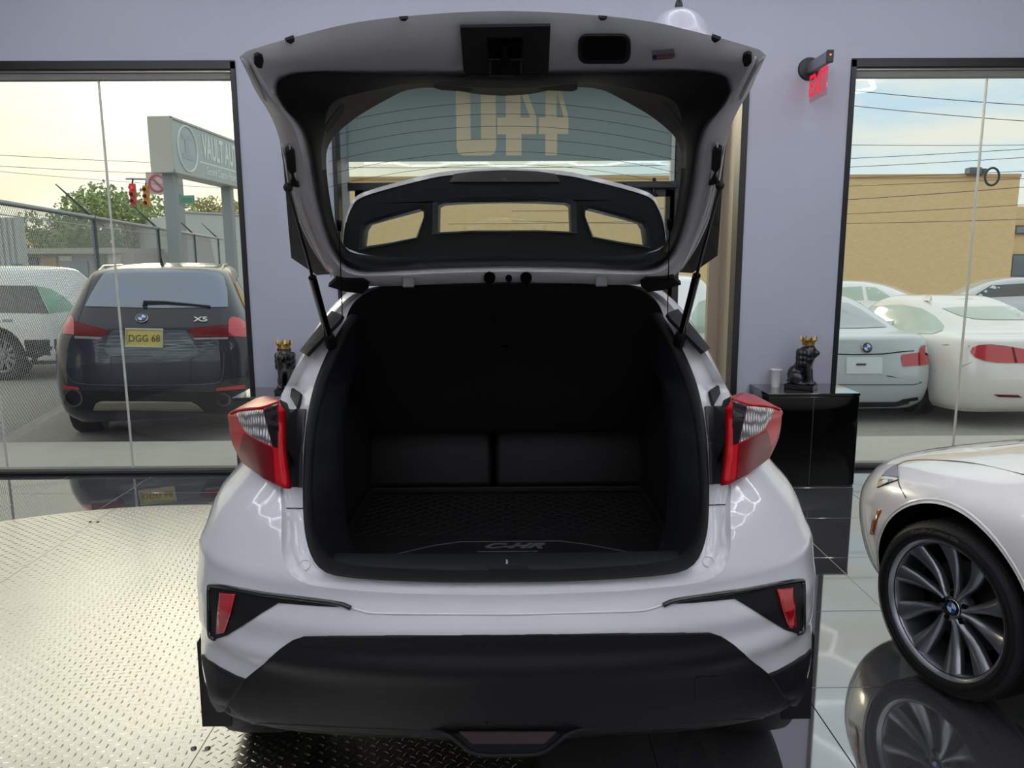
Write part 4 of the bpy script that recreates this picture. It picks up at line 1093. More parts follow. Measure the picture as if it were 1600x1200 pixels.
# dome pendant near the ceiling, mostly behind the raised tailgate
pd = P(1059, 66, Y=4.3)
pen = thing('dome_pendant_lamp', 'silver grey dome pendant lamp hanging behind the raised tailgate corner', 'lamp', (pd.x, 4.3, pd.z - .05))
ob('shade', lathe([(.02, .215), (.05, .21), (.11, .18), (.155, .12), (.18, .05), (.185, 0), (.178, 0), (.17, .05), (.148, .115), (.1, .17), (.001, .195)], 48), mat('satin_shade', (186, 186, 196), .32, .0, coat=.4), parent=pen, local=True, smooth=True, sharp=50)
ob('cap', lathe([(.001, .265), (.012, .262), (.02, .235), (.022, .21)], 20), mat('cap_black', (20, 20, 20), .4), parent=pen, local=True, smooth=True)
ob('cord', tube([V((0, 0, .26)), V((0, 0, ZC - pd.z + .05))], .004, 8), m_dark, parent=pen, local=True)
# ================================================================== other cars
def roundel(c, nrm, r, parent, upv=(0, 0, 1)):
    """round badge with blue and white quarters"""
    n = V(nrm).normalized(); x = V(upv).cross(n).normalized(); M = frame(c, x, n.cross(x))
    e = ob('round_badge', xf(lathe([(.001, .004 * r / .04), (r * .9, .003 * r / .04), (r, .0), (r, -.004)], 32), M), mat('badge_black', (10, 10, 14), .25, coat=1), parent=parent, smooth=True, sharp=40)
    ob('badge_rim', xf(lathe([(r * .93, .0045 * r / .04), (r, .004 * r / .04), (r * 1.04, .0), (r * 1.04, -.004)], 32), M), m_chrome, parent=e, smooth=True)
    for k in range(4):
        q = [(0, 0)] + [(r * .62 * math.cos(PI / 2 * k + PI / 2 * j / 8), r * .62 * math.sin(PI / 2 * k + PI / 2 * j / 8)) for j in range(9)]
        ob('badge_quarter', extr([q], M @ Matrix.Translation((0, 0, .0062 * r / .04)), .001), mat('badge_blue', (30, 98, 178), .3) if k % 2 else mat('badge_white', (220, 226, 232), .3), parent=e)
    return e
def simple_wheel(root, x, y, z, r, w, s, spokes=5, rimm=None):
    ty = ob('wheel', xf(lathe([(r * .62, -w * .45), (r * .66, -w * .5), (r * .92, -w * .5), (r * .985, -w * .36), (r, -w * .15), (r, w * .15), (r * .985, w * .36), (r * .92, w * .5), (r * .66, w * .5), (r * .62, w * .45)], 40, 'X'), Matrix.Translation((x, y, z))), m_tyre, parent=root, local=True, smooth=True, sharp=45)
    gs = [lathe([(.001, 0), (r * .64, 0)], 32, 'X')]
    ob('wheel_back', xf(gs[0], Matrix.Translation((x + s * w * .1, y, z))), m_dark, parent=ty, local=True)
    rm = rimm or m_alloy
    ob('rim', xf(lathe([(r * .56, s * w * .30), (r * .60, s * w * .46), (r * .665, s * w * .50), (r * .67, s * w * .44)], 40, 'X'), Matrix.Translation((x, y, z))), rm, parent=ty, local=True, smooth=True)
    for k in range(spokes):
        a = 2 * PI * k / spokes + .3
        M = Matrix.Translation((x, y, z)) @ Matrix.Rotation(a, 4, 'X')
        ob('spoke', xf(box(s * w * .2 - .015, s * w * .2 + .02, -.028, .028, r * .05, r * .6, .006, 1), M), rm, parent=ty, local=True)
    ob('hub_cap', xf(lathe([(.001, s * w * .36), (r * .14, s * w * .34), (r * .18, s * w * .2)], 20, 'X'), Matrix.Translation((x, y, z))), rm, parent=ty, local=True)
    return ty
def make_car(name, label, levels, pos, head, paint, wheels, side_win=(), scale=1.0, group=None, rim=None, arch=True):
    """head: angle of the nose from +Y, anticlockwise.  pos: ground point under the rear bumper centre"""
    M = Matrix.Translation(V(pos)) @ Matrix.Rotation(head, 4, 'Z')
    root = thing(name, label, 'car', M=M, group=group)
    g = body_geo(levels, half=56, sub=4); g = [v * scale for v in g[0]], g[1]
    lt = bvh(g)
    yr, yf, xw, r, tw = (v * scale for v in wheels)
    cut = []
    for s in (-1, 1):
        for yy in (yr, yf): cut.append((xcyl(s * (xw - tw * .75), s * (xw + .5), yy, r, r * 1.13), 1))
    me = boolean(g, cut, [paint, m_dark])
    me.polygons.foreach_set('use_smooth', [True] * len(me.polygons)); me.set_sharp_from_angle(angle=math.radians(32))
    b = bpy.data.objects.new('body_shell', me); COL.objects.link(b); b.parent = root; WM[b.name] = M.copy()
    for s in (-1, 1):
        for yy in (yr, yf): simple_wheel(root, s * xw, yy, r, r, tw, s, 10, rim)
        for q, mt in side_win:
            ob('side_window', axpatch(lt, [[(a * scale, c * scale) for a, c in q]], 0, s, .004, .08), mt, parent=root, local=True, smooth=True)
    return root, bvh(xf(g, M)), lt, M, b
m_cglass = mat('car_glass', (16, 20, 22), 0.04, coat=1.0, spec=0.8)
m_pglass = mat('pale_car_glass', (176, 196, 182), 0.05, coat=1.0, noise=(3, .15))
SED = lambda w=.905: [(.18, .18, .16, 4.45, w - .10, 2.3, 8, 4), (.26, .26, .06, 4.55, w - .04, 2.3, 8, 4), (.40, .40, .01, 4.60, w - .012, 2.3, 8, 4), (.55, .50, 0, 4.62, w, 2.3, 8, 4), (.70, .62, .02, 4.60, w, 2.3, 8, 4), (.84, .70, .05, 4.50, w - .015, 2.3, 8, 4),
    (.96, .78, .075, 4.25, w - .045, 2.3, 8, 4), (1.01, .84, .10, 4.0, w - .07, 2.3, 8, 4), (1.035, .90, .20, 3.7, w - .10, 2.3, 8, 4), (1.06, .96, .55, 3.3, w - .13, 2.2, 8, 4), (1.20, 1.14, .92, 2.95, w - .20, 2.05, 6, 4), (1.34, 1.33, 1.28, 2.55, w - .28, 1.95, 4, 4), (1.41, 1.41, 1.6, 2.25, w - .40, 1.9, 3.5, 3.5), (1.43, 1.43, 1.8, 2.05, w - .6, 1.9, 3, 3)]
SUV = lambda: [(.26, .25, .12, 4.72, .84, 2.4, 8, 4), (.36, .34, .04, 4.82, .93, 2.4, 8, 4), (.55, .5, 0, 4.88, .965, 2.4, 8, 4), (.75, .7, .02, 4.88, .97, 2.4, 8, 4), (.92, .85, .05, 4.8, .965, 2.4, 8, 4), (1.05, .96, .085, 4.6, .95, 2.4, 8, 4),
    (1.13, 1.05, .12, 4.25, .925, 2.4, 8, 4), (1.20, 1.12, .17, 3.7, .89, 2.3, 8, 4), (1.40, 1.36, .36, 3.2, .80, 2.2, 8, 4), (1.60, 1.57, .54, 2.8, .71, 2.1, 8, 4), (1.69, 1.69, .64, 2.55, .65, 2.0, 6, 4), (1.735, 1.74, .85, 2.35, .52, 1.9, 4, 4), (1.755, 1.76, 1.2, 2.1, .3, 1.8, 3, 3)]
def gz(x): return -.27 - .0145 * (x + 4)
SW_SED = [([(1.05, 1.08), (1.55, 1.10), (1.62, 1.33), (1.45, 1.32)], m_cglass), ([(1.62, 1.10), (2.95, 1.02), (2.55, 1.28), (1.68, 1.34)], m_cglass)]
SW_SUV = [([(.55, 1.22), (1.35, 1.22), (1.35, 1.56), (.85, 1.55)], m_cglass), ([(1.42, 1.22), (2.35, 1.20), (2.35, 1.60), (1.42, 1.58)], m_cglass), ([(2.42, 1.19), (3.3, 1.15), (2.75, 1.55), (2.42, 1.59)], m_cglass)]

# ---- dark SUV outside the left window
m_navy = mat('dark_navy_paint', (18, 24, 38), 0.22, coat=.6, spec=.3)
cx5 = P(243, 590, Y=7.32)
X5, X5T, X5L, X5M, X5B = make_car('suv', 'dark navy SUV with yellow number plate parked outside the left window', SUV(), (cx5.x, 7.32, gz(cx5.x)), math.radians(16), m_navy, (.98, 3.9, .80, .37, .27), SW_SUV)
def pp(root, tree, name, poly, m, off=.006, step=6, parent=None, guess=8, solid=None):
    return ob(name, pxpatch(tree, [poly], off, step, guess), m, parent=parent or root, smooth=True, solid=solid)
g_ = pp(X5, X5T, 'rear_window', [(133, 479), (142, 460), (152, 443), (163, 427), (175, 424), (230, 422), (300, 423), (340, 426), (349, 432), (355, 455), (356, 480), (250, 482)], mat('sky_coloured_glass', (118, 128, 146), .06, .55, coat=1))  # metallic pale blue base stands in for the reflected sky
wb_ = [hit(X5T, x, y, 8)[0] + V((0, -.02, .005)) for x, y in ((228, 478), (226, 473), (260, 473), (330, 479))]
ob('wiper', tube(wb_, [.025, .02, .013, .007], 6), m_rub, parent=g_)
m_bred = mat('bright_red_lens', (196, 16, 34), .15, coat=1.0)
for nm, q, m in (('outer_lamp', [(99, 522), (101, 508), (106, 497), (112, 493), (116, 498), (116, 523)], m_bred), ('inner_lamp', [(117, 502), (168, 516), (170, 521), (162, 526), (117, 524)], m_dred), ('lamp_strip', [(117, 525), (160, 527), (158, 530), (117, 529)], mat('lamp_white', (150, 140, 136), .3)),
                 ('outer_lamp', [(357, 500), (362, 495), (374, 497), (384, 505), (387, 527), (357, 525)], m_bred), ('inner_lamp', [(293, 517), (302, 512), (356, 507), (356, 526), (304, 527)], m_dred), ('lamp_strip', [(302, 528), (356, 527), (356, 530), (304, 531)], mat('lamp_white'))):
    pp(X5, X5T, nm, q, m)
pp(X5, X5T, 'plate_recess', [(172, 519), (180, 516), (290, 516), (300, 530), (310, 552), (288, 559), (172, 556), (163, 548)], mat('recess_reflection_grey', (58, 66, 70), .3, coat=.6))  # lighter grey patch paints the reflection in the plate recess
pl_ = pp(X5, X5T, 'number_plate', [(198, 514), (255, 515), (255, 542), (198, 541)], mat('plate_yellow', (206, 186, 92), .4, noise=(6, .12)), .014, solid=.004)
ob('plate_frame', tube([hit(X5T, x, y, 8)[0] + V((0, -.018, 0)) for x, y in ((198, 514), (255, 515), (255, 542), (198, 541))], .012, 6, closed=True), mat('plate_frame_white', (196, 194, 180), .4), parent=pl_)
def pxtext(tree, s, cx, cy, size, m, parent, off, sx=1.0, fat=0, guess=8, slope=0.0):
    t = textgeo(s, size, fat, 0, sx); vs = [(lambda h: h[0] + h[1] * off)(hit(tree, cx + v.x, cy - v.y + v.x * slope, guess)) for v in t[0]]
    return ob('lettering', (vs, t[1]), m, parent=parent)
pxtext(X5T, 'DGG 68', 226, 530, 15, mat('plate_ink', (44, 40, 34), .5), pl_, .02, .95)
pxtext(X5T, 'X5', 314, 500, 10, m_chrome, X5, .012, 1.8, .3)
h = hit(X5T, 222, 498, 8); roundel(h[0] + h[1] * .012, h[1], .055, X5)
for a, b in (((102, 602), (124, 607)), ((338, 606), (382, 603))):
    pp(X5, X5T, 'rear_reflector', [(a[0], a[1]), (b[0], b[1] - 2), (b[0], b[1] + 4), (a[0], a[1] + 5)], m_bred, .008)
pp(X5, X5T, 'lower_bumper', [(100, 609), (130, 611), (330, 612), (392, 608), (392, 640), (330, 644), (120, 640), (102, 630)], m_blkpl, .008)
pp(X5, X5T, 'skid_plate', [(146, 640), (150, 630), (158, 626), (298, 627), (308, 632), (318, 641)], mat('skid_silver', (136, 130, 118), .4, .5), .02, solid=.01)
for x, y, r in ((117, 621, .085), (350, 624, .065)):
    h = hit(X5T, x, y, 8); ob('exhaust_tip', xf(lathe([(r, .06), (r * 1.02, -.03), (r * .85, -.03), (r * .8, .03), (.001, .03)], 24, 'Y'), Matrix.Translation(h[0])), mat('exhaust_steel', (96, 96, 98), .3, .9), parent=X5, smooth=True, sharp=40)
sm = [hit(X5T, x, y, 8) for x, y in ((106, 552), (104, 580), (112, 594), (130, 600), (200, 602), (300, 601), (340, 598), (348, 585), (350, 552))]
ob('tailgate_seam', tube(crs([a + n * .002 for a, n in sm], 4), .005, 5), mat('seam_grey', (70, 78, 92), .3), parent=X5)
ob('roof_fin', xf(loft([[V((-.02, 0, 0)), V((.02, 0, 0)), V((.02, .22, 0)), V((-.02, .22, 0))], [V((-.006, 0, .07)), V((.006, 0, .07)), V((.006, .06, .075)), V((-.006, .06, .075))]]), X5M @ Matrix.Translation((0, 1.0, 1.74))), m_navy, parent=X5)
for s in (-1, 1):
    ob('roof_rail', xf(tube([V((s * .60, .95, 1.69)), V((s * .60, 1.2, 1.735)), V((s * .58, 2.1, 1.735)), V((s * .56, 2.4, 1.70))], .014, 6), X5M), mat('rail_silver', (190, 186, 176), .3, .7), parent=X5)

# ---- white SUV behind the chain-link fence
m_swhite = mat('cool_white_paint', (234, 238, 240), 0.3, coat=1.0)
pw = P(128, 560, Y=11.4)
WS = make_car('suv', 'white SUV standing behind the chain-link fence at the far left', SUV(), (pw.x, 11.9, gz(pw.x) + .0), math.radians(82), m_swhite, (.98, 3.8, .80, .40, .27),
              [], scale=.95)
pp_ = lambda nm, q, m: ob(nm, pxpatch(WS[1], [q], .008, 6, 12), m, parent=WS[0], smooth=True)
pp_('quarter_window', [(56, 447), (80, 452), (102, 466), (120, 484), (78, 490), (68, 468)], mat('green_tint_glass', (120, 176, 146), .08, coat=1))
pp_('rear_door_window', [(-30, 446), (53, 447), (66, 469), (75, 490), (-30, 488)], m_cglass)
pp_('window_pillar_line', [(54, 447), (56, 447), (77, 490), (75, 490)], m_blkpl)
pp_('door_handle', [(4, 499), (20, 499), (20, 503), (4, 503)], mat('handle_grey', (150, 156, 160), .4))
for s in (-1, 1):
    for q in ([(.5, .62), (.0, .62), (.0, .25), (.5, .25)], [(1.45, .50), (3.3, .50), (3.3, .25), (1.45, .25)]):
        ob('lower_cladding', axpatch(WS[2], [q], 0, s, .006, .1), m_blkpl, parent=WS[0], local=True)

# ---- silver saloon outside the right window
m_silver = mat('silver_blue_paint', (196, 204, 208), 0.35, 0.15, coat=1.0)
pf = P(1359, 560, Y=8.55)
F3 = make_car('saloon_car', 'silver blue saloon seen from behind through the right window', SED(.90), (pf.x, 8.55, gz(pf.x) - .02), math.radians(3), m_silver, (.95, 3.75, .78, .32, .23), SW_SED)
T = F3[1]; R_ = F3[0]
pp(R_, T, 'rear_window', [(1290, 478), (1312, 472), (1325, 474), (1345, 484), (1366, 498), (1386, 511), (1340, 513), (1290, 513)], mat('grey_glass', (150, 158, 164), .05, coat=1), .006, 6, None, 9)
lm = pp(R_, T, 'tail_lamp', [(1407, 560), (1409, 554), (1435, 551), (1438, 542), (1444, 539), (1450, 545), (1453, 557), (1453, 569), (1411, 573)], m_bred, .008, 5, None, 9)
pp(R_, T, 'lamp_divider', [(1434, 551), (1436, 551), (1437, 571), (1435, 571)], m_dred, .012, 5, lm, 9)
lid = [hit(T, x, y, 9) for x, y in ((1290, 553), (1340, 554), (1380, 553), (1405, 550), (1428, 548))]
ob('boot_lid_gap', tube([a + n * .001 for a, n in lid], .007, 5), m_dark, parent=R_)  # dark line along the boot lid joint
pr = pp(R_, T, 'plate_panel', [(1322, 558), (1378, 558), (1378, 584), (1322, 584)], mat('plate_panel', (222, 230, 232), .35), .008, 6, None, 9)
pp(R_, T, 'plate_print', [(1337, 568), (1352, 568), (1352, 571), (1337, 571)], mat('plate_ink'), .014, 5, pr, 9)
h = hit(T, 1354, 543, 9); roundel(h[0] + h[1] * .008, h[1], .062, R_)
pp(R_, T, 'bumper_slot', [(1408, 624), (1434, 620), (1434, 625), (1408, 629)], m_dark, .006, 5, None, 9)
for y in (601,):
    ob('bumper_crease', tube([a + n * .002 for a, n in (hit(T, x, y - (x - 1300) * .0 - max(0, x - 1430) * .35, 9) for x in range(1296, 1458, 12))], .007, 5), mat('crease_shadow', (84, 94, 100), .4), parent=R_)  # dark tube paints the shade along the bumper crease
pp(R_, T, 'diffuser', [(1300, 628), (1398, 628), (1420, 622), (1420, 630), (1398, 635), (1300, 636)], m_blkpl, .008, 6, None, 9)

# ---- white coupe at the right edge
pcw = P(1618, 600, Y=8.28)
WC = make_car('coupe_car', 'white coupe with large red tail lamp at the right edge outside', SED(.91), (pcw.x, 8.28, gz(pcw.x) + .02), math.radians(2), mat('warm_white_paint', (238, 236, 230), .3, coat=1), (.95, 3.75, .79, .33, .24), [], scale=.98)
T = WC[1]; R_ = WC[0]
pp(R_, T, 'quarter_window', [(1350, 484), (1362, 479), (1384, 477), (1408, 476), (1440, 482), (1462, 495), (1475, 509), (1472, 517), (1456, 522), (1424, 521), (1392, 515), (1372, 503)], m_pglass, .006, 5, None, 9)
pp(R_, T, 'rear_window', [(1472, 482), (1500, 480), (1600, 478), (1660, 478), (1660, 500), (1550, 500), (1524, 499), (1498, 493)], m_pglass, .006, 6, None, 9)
lm = pp(R_, T, 'tail_lamp', [(1516, 550), (1519, 543), (1530, 539), (1548, 538), (1568, 540), (1610, 547), (1625, 568), (1560, 567), (1538, 564), (1523, 558)], m_bred, .008, 5, None, 9)
pp(R_, T, 'lamp_divider', [(1580, 542), (1583, 543), (1589, 567), (1585, 567)], m_dred, .012, 5, lm, 9)
pp(R_, T, 'rear_reflector', [(1552, 616), (1590, 617), (1597, 621), (1560, 620)], m_dred, .008, 5, None, 9)
sm = [hit(T, x, y, 9) for x, y in ((1440, 539), (1480, 539), (1515, 541))]
ob('body_seam', tube([a + n * .002 for a, n in sm], .005, 5), mat('seam_dark', (120, 118, 112), .5), parent=R_)
sm = [hit(T, x, y, 9) for x, y in ((1460, 580), (1500, 574), (1518, 566))]
ob('body_seam', tube([a + n * .002 for a, n in sm], .004, 5), mat('seam_dark'), parent=R_)
ob('roof_fin', xf(loft([[V((-.02, 0, 0)), V((.02, 0, 0)), V((.02, .2, 0)), V((-.02, .2, 0))], [V((-.006, 0, .06)), V((.006, 0, .06)), V((.006, .06, .065)), V((-.006, .06, .065))]]), WC[3] @ Matrix.Translation((-.45, 1.35, 1.35))), mat('warm_white_paint'), parent=R_)
# ---- further parked cars
px_ = P(1400, 560, Y=13.6)
make_car('saloon_car', 'white saloon roof showing behind the silver saloon', SED(.9), (px_.x + 1.2, 13.6, gz(px_.x) + .05), math.radians(60), m_swhite, (.95, 3.75, .78, .33, .23), [(q, m_pglass) for q, _ in SW_SED])
px_ = P(1590, 560, Y=15.5)
make_car('saloon_car', 'pale grey car farthest right behind the white coupe', SED(.9), (px_.x + 2.0, 15.5, gz(px_.x) + .1), math.radians(75), mat('pale_grey_paint', (190, 196, 204), .3, coat=1), (.95, 3.75, .78, .33, .23), SW_SED)
pv = P(1112, 600, Y=9.6)
VN = make_car('suv', 'white car outside the entrance beside the raised tailgate', SUV(), (pv.x - .3, 10.2, gz(pv.x)), math.radians(7), m_swhite, (.98, 3.9, .80, .37, .27), [(q, m_pglass) for q, _ in SW_SUV], scale=.93)
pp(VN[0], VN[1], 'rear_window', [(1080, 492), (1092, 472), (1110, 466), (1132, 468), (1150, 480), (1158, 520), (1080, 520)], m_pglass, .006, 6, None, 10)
pp(VN[0], VN[1], 'dark_panel', [(1114, 492), (1130, 492), (1130, 506), (1114, 506)], m_dark, .014, 6, None, 10)
pp(VN[0], VN[1], 'lamp', [(1131, 503), (1139, 502), (1139, 512), (1131, 512)], m_bred, .014, 6, None, 10)
pp(VN[0], VN[1], 'number_plate', [(1112, 514), (1138, 515), (1138, 523), (1112, 523)], mat('plate_dark', (70, 76, 80), .4), .014, 6, None, 10)
pp(VN[0], VN[1], 'bumper_band', [(1070, 545), (1160, 547), (1160, 551), (1070, 549)], mat('band_grey', (140, 144, 144), .4), .008, 6, None, 10)
# ================================================================== the street outside
m_asph = mat('asphalt', (160, 156, 150), 0.9, noise=(14, .25), bump=(60, .4))
m_conc = mat('concrete_apron', (190, 186, 176), 0.8, noise=(5, .10))
g = [V((x, y, gz(x) + (0 if y > 6.9 else 0))) for y in (6.7, 80) for x in (-60, -20, -4, 6, 20, 60)], [(i, i + 1, i + 7, i + 6) for i in range(5)]
ob('ground', g, m_asph, kind='structure', flip=(0, 0, 1))
g = [V((x, y, z)) for y, z in ((YW + WT, -.03), (6.05, -.05), (6.9, None)) for x in (-14, -4, 6, 14) for z in [gz(x) + .005 if z is None else z]], [(i + r * 4, i + 1 + r * 4, i + 5 + r * 4, i + 4 + r * 4) for r in range(2) for i in range(3)]
ob('trim_1', g, m_conc, kind='structure', flip=(0, 0, 1), solid=.1)

# ---- chain-link fence
def fence():
    a, b = V((-4.75, 6.6, 0)), V((-9.9, 29, 0)); d = (b - a); Ln = d.length; u = d.normalized(); zt = 2.10
    root = thing('chain_link_fence', 'galvanised chain-link fence with barbed arm posts running away on the left', 'fence', (a.x, a.y, gz(a.x)))
    m_g = mat('galvanised_steel', (160, 162, 162), .45, .6); m_gd = mat('dark_post_steel', (66, 68, 72), .5, .5)
    ob('top_rail', tube([a + V((0, 0, zt)), b + V((0, 0, zt))], .028, 8), m_g, parent=root, smooth=True)
    ob('lower_rail', tube([a + V((0, 0, zt - .12)), b + V((0, 0, zt - .12))], .006, 6), m_g, parent=root)
    for s in (0.15, 4.6, 8.9, 13.2, 17.6):
        p = a + u * s; z0 = gz(p.x)
        po = ob('post', tube([p + V((0, 0, z0)), p + V((0, 0, zt + .02))], .035, 10), m_gd, parent=root, smooth=True)
        ob('barb_arm', tube([p + V((0, 0, zt)), p + V((-.42, -.10, zt + .45))], [.024, .008], 8), m_gd, parent=po)
    vs, fs = [], []
    step, H = .062, 2.28
    def strand(s0, s1, z0, z1):
        p, q = a + u * s0 + V((0, 0, z0)), a + u * s1 + V((0, 0, z1)); o = len(vs); w = .0022
        nn = V((u.y, -u.x, 0)) * w; up = V((0, 0, w))
        for c in (p, q): vs.extend([c + nn, c + up, c - nn, c - up])
        for k in range(4): fs.append((o + k, o + (k + 1) % 4, o + 4 + (k + 1) % 4, o + 4 + k))
    k = -H
    while k < 16:
        for sg in (1, -1):
            s0, s1 = (k, k + H) if sg > 0 else (k + H, k)
            z0, z1 = zt - H, zt
            def clip(s, z): return s, z
            if max(s0, s1) < .1: pass
            else:
                A_, B_ = (s0, z0), (s1, z1)
                if A_[0] < 0: A_ = (0, z0 + (0 - s0) / (s1 - s0) * H)
                if B_[0] < 0: B_ = (0, z0 + (0 - s0) / (s1 - s0) * H)
                strand(A_[0], B_[0], A_[1], B_[1])
        k += step
    ob('chain_link_mesh', (vs, fs), m_g, parent=root, kind='stuff')
fence()

# ---- pylon sign
def pylon():
    Ya = 15.0
    p0 = P(268, 228, Y=Ya); zt, zb = P(268, 181, Y=Ya).z, P(270, 269, Y=Ya).z
    q = P(372, 297, Y=18.2); d = V((q.x - p0.x, 18.2 - Ya, 0)).normalized()
    e = P(233, 228, Y=Ya + .02); th = p0.x - e.x
    root = thing('pylon_sign', 'grey box sign lettered VAULT AUTO on two posts above the dark SUV', 'sign', (p0.x, Ya, gz(p0.x)))
    Ls = 3.7; nb = V((-d.y, d.x, 0)) * 1.0
    M = frame((p0.x, Ya, (zt + zb) / 2), d, (0, 0, 1)); hh = zt - zb
    m_box = mat('sign_box_grey', (186, 188, 184), .5); m_face = mat('sign_face', (168, 182, 186), .35)
    ob('cabinet', xf(box(0, Ls, -hh / 2, hh / 2, -th, 0), M), m_box, parent=root)
    fc = ob('sign_face', xf(box(.04, Ls - .04, -hh / 2 + .05, hh / 2 - .05, 0, .006), M), m_face, parent=root)
    ob('face_frame', xf(cat(box(0, .045, -hh / 2, hh / 2, 0, .03), box(0, Ls, -hh / 2, -hh / 2 + .05, 0, .03), box(0, Ls, hh / 2 - .04, hh / 2, 0, .03), box(Ls - .045, Ls, -hh / 2, hh / 2, 0, .03)), M), mat('sign_frame', (178, 182, 176), .4), parent=root)
    m_l = mat('sign_white', (222, 230, 226), .5)
    ob('sign_lettering', xf(textgeo('VAULT AUTO', .66, .016, .004, .52), M @ Matrix.Translation((2.42, .12, .012))), m_l, parent=fc)
    ob('sign_rule', xf(box(1.2, 3.55, -.195, -.165, .006, .01), M), m_l, parent=fc)
    ob('sign_script', xf(textgeo('Second Chance Financing', .24, .002, .003, .75, .25), M @ Matrix.Translation((2.4, -.33, .01))), m_l, parent=fc)
    m_e = mat('sign_emblem', (166, 176, 190), .5)
    ob('emblem_ring', xf(tube([V((.66 + .43 * math.cos(2 * PI * k / 40), .43 * math.sin(2 * PI * k / 40), .012)) for k in range(40)], .02, 6, closed=True), M), m_l, parent=fc)
    ob('emblem_figure', xf(extr([[(.45, .25), (.85, .28), (.85, .18), (.75, .18), (.72, -.1), (.92, -.1), (.9, -.2), (.44, -.2), (.44, -.1), (.56, -.1), (.56, .17), (.45, .17)]], Matrix.Translation((0, 0, .012)), .004), M), m_e, parent=fc)
    for s in (.30, 3.1):
        c = M @ V((s, 0, -th / 2)); ob('post', cat(box(c.x - .11, c.x + .11, c.y - .11, c.y + .11, gz(c.x), zb + .02, .02, 2)), mat('post_grey', (140, 150, 154), .5), parent=root)
pylon()

# ---- traffic signals and road signs on a span wire
def signal(label, px, py, red):
    p = P(px, py, Y=30); s = .38
    root = thing('traffic_signal', label, 'traffic light', (p.x, 30, p.z - 1.1 * s))
    body = mat('signal_red_housing', (196, 70, 60), .5) if red else mat('signal_orange_housing', (206, 140, 40), .5)
    ob('housing', box(-.28 * s, .28 * s, -.18 * s, .18 * s, 0, 2.1 * s, .05 * s, 2), body, parent=root, local=True)
    for k in range(3):
        z = (.38 + .66 * k) * s
        v = ob('visor', xf(lathe([(.24 * s, 0), (.24 * s, .26 * s), (.21 * s, .26 * s), (.21 * s, 0)], 20), Matrix.Translation((0, -.18 * s, z)) @ Matrix.Rotation(PI / 2, 4, 'X')), body, parent=root, local=True)
        ob('lens', xf(lathe([(.001, .01), (.2 * s, .0)], 20), Matrix.Translation((0, -.185 * s, z)) @ Matrix.Rotation(PI / 2, 4, 'X')), (mat('signal_red_on', (235, 50, 60), .3, emit=(255, 40, 60), es=.9) if (red and k == 2) else mat('signal_off', (60, 30, 26), .4)), parent=v, local=True)
    ob('hanger', tube([V((0, 0, 2.1 * s)), V((0, .1, 2.1 * s + max(.2, zz_ - p.z - 1.0 * s)))], .03, 6), m_dark, parent=root, local=True)
ma = thing('signal_mast', 'thin grey mast arm pole that carries the traffic signals', 'pole', (P(281, 300, Y=30).x, 30.1, -.5))
zz_ = P(220, 281, Y=30).z; xp_ = P(281, 300, Y=30).x
ob('pole', tube([V((xp_, 30.1, -.5)), V((xp_, 30.1, zz_ + .2))], .10, 8), mat('mast_grey', (150, 154, 156), .5), parent=ma)
ob('arm', tube([V((xp_, 30.1, zz_)), V((P(195, 281, Y=30).x, 30.1, zz_ + .05))], .035, 8), mat('mast_grey'), parent=ma)
signal('traffic signal with its red lamp lit above the trees', 208, 303, True)
signal('orange traffic signal housing beside the lit red signal', 229, 306, False)
p = P(246, 286, Y=30)
ns = thing('road_sign', 'square no-turn road sign on the span wire left of the pylon sign', 'road sign', (p.x, 30, p.z - .4))
ob('plate', box(-.42, .42, 0, .03, -.02, .80, .0), mat('sign_lilac', (206, 186, 192), .5), parent=ns, local=True)
ob('red_ring', xf(tube([V((.3 * math.cos(2 * PI * k / 28), -.02, .39 + .3 * math.sin(2 * PI * k / 28))) for k in range(28)], .04, 6, closed=True), Matrix()), mat('sign_ring', (176, 96, 110), .5), parent=ns, local=True)
ob('slash', tube([V((-.2, -.02, .6)), V((.2, -.02, .18))], .04, 6), mat('sign_ring'), parent=ns, local=True)
for lab, px, py, rz in (('green street name plate left of the pylon post', 269, 311, .5), ('green street name plate right of the pylon post', 292, 313, -.4)):
    p = P(px, py, Y=29.95)
    o = thing('street_name_plate', lab, 'road sign', (p.x, 29.95, p.z - .14), rz * .3)
    ob('plate', box(-.30, .30, 0, .02, 0, .32, .0), mat('sign_green', (70, 140, 120), .5), parent=o, local=True)
    ob('border', tube([V((-.24, -.006, .02)), V((.24, -.006, .02)), V((.24, -.006, .26)), V((-.24, -.006, .26))], .006, 4, closed=True), mat('sign_white'), parent=o, local=True)

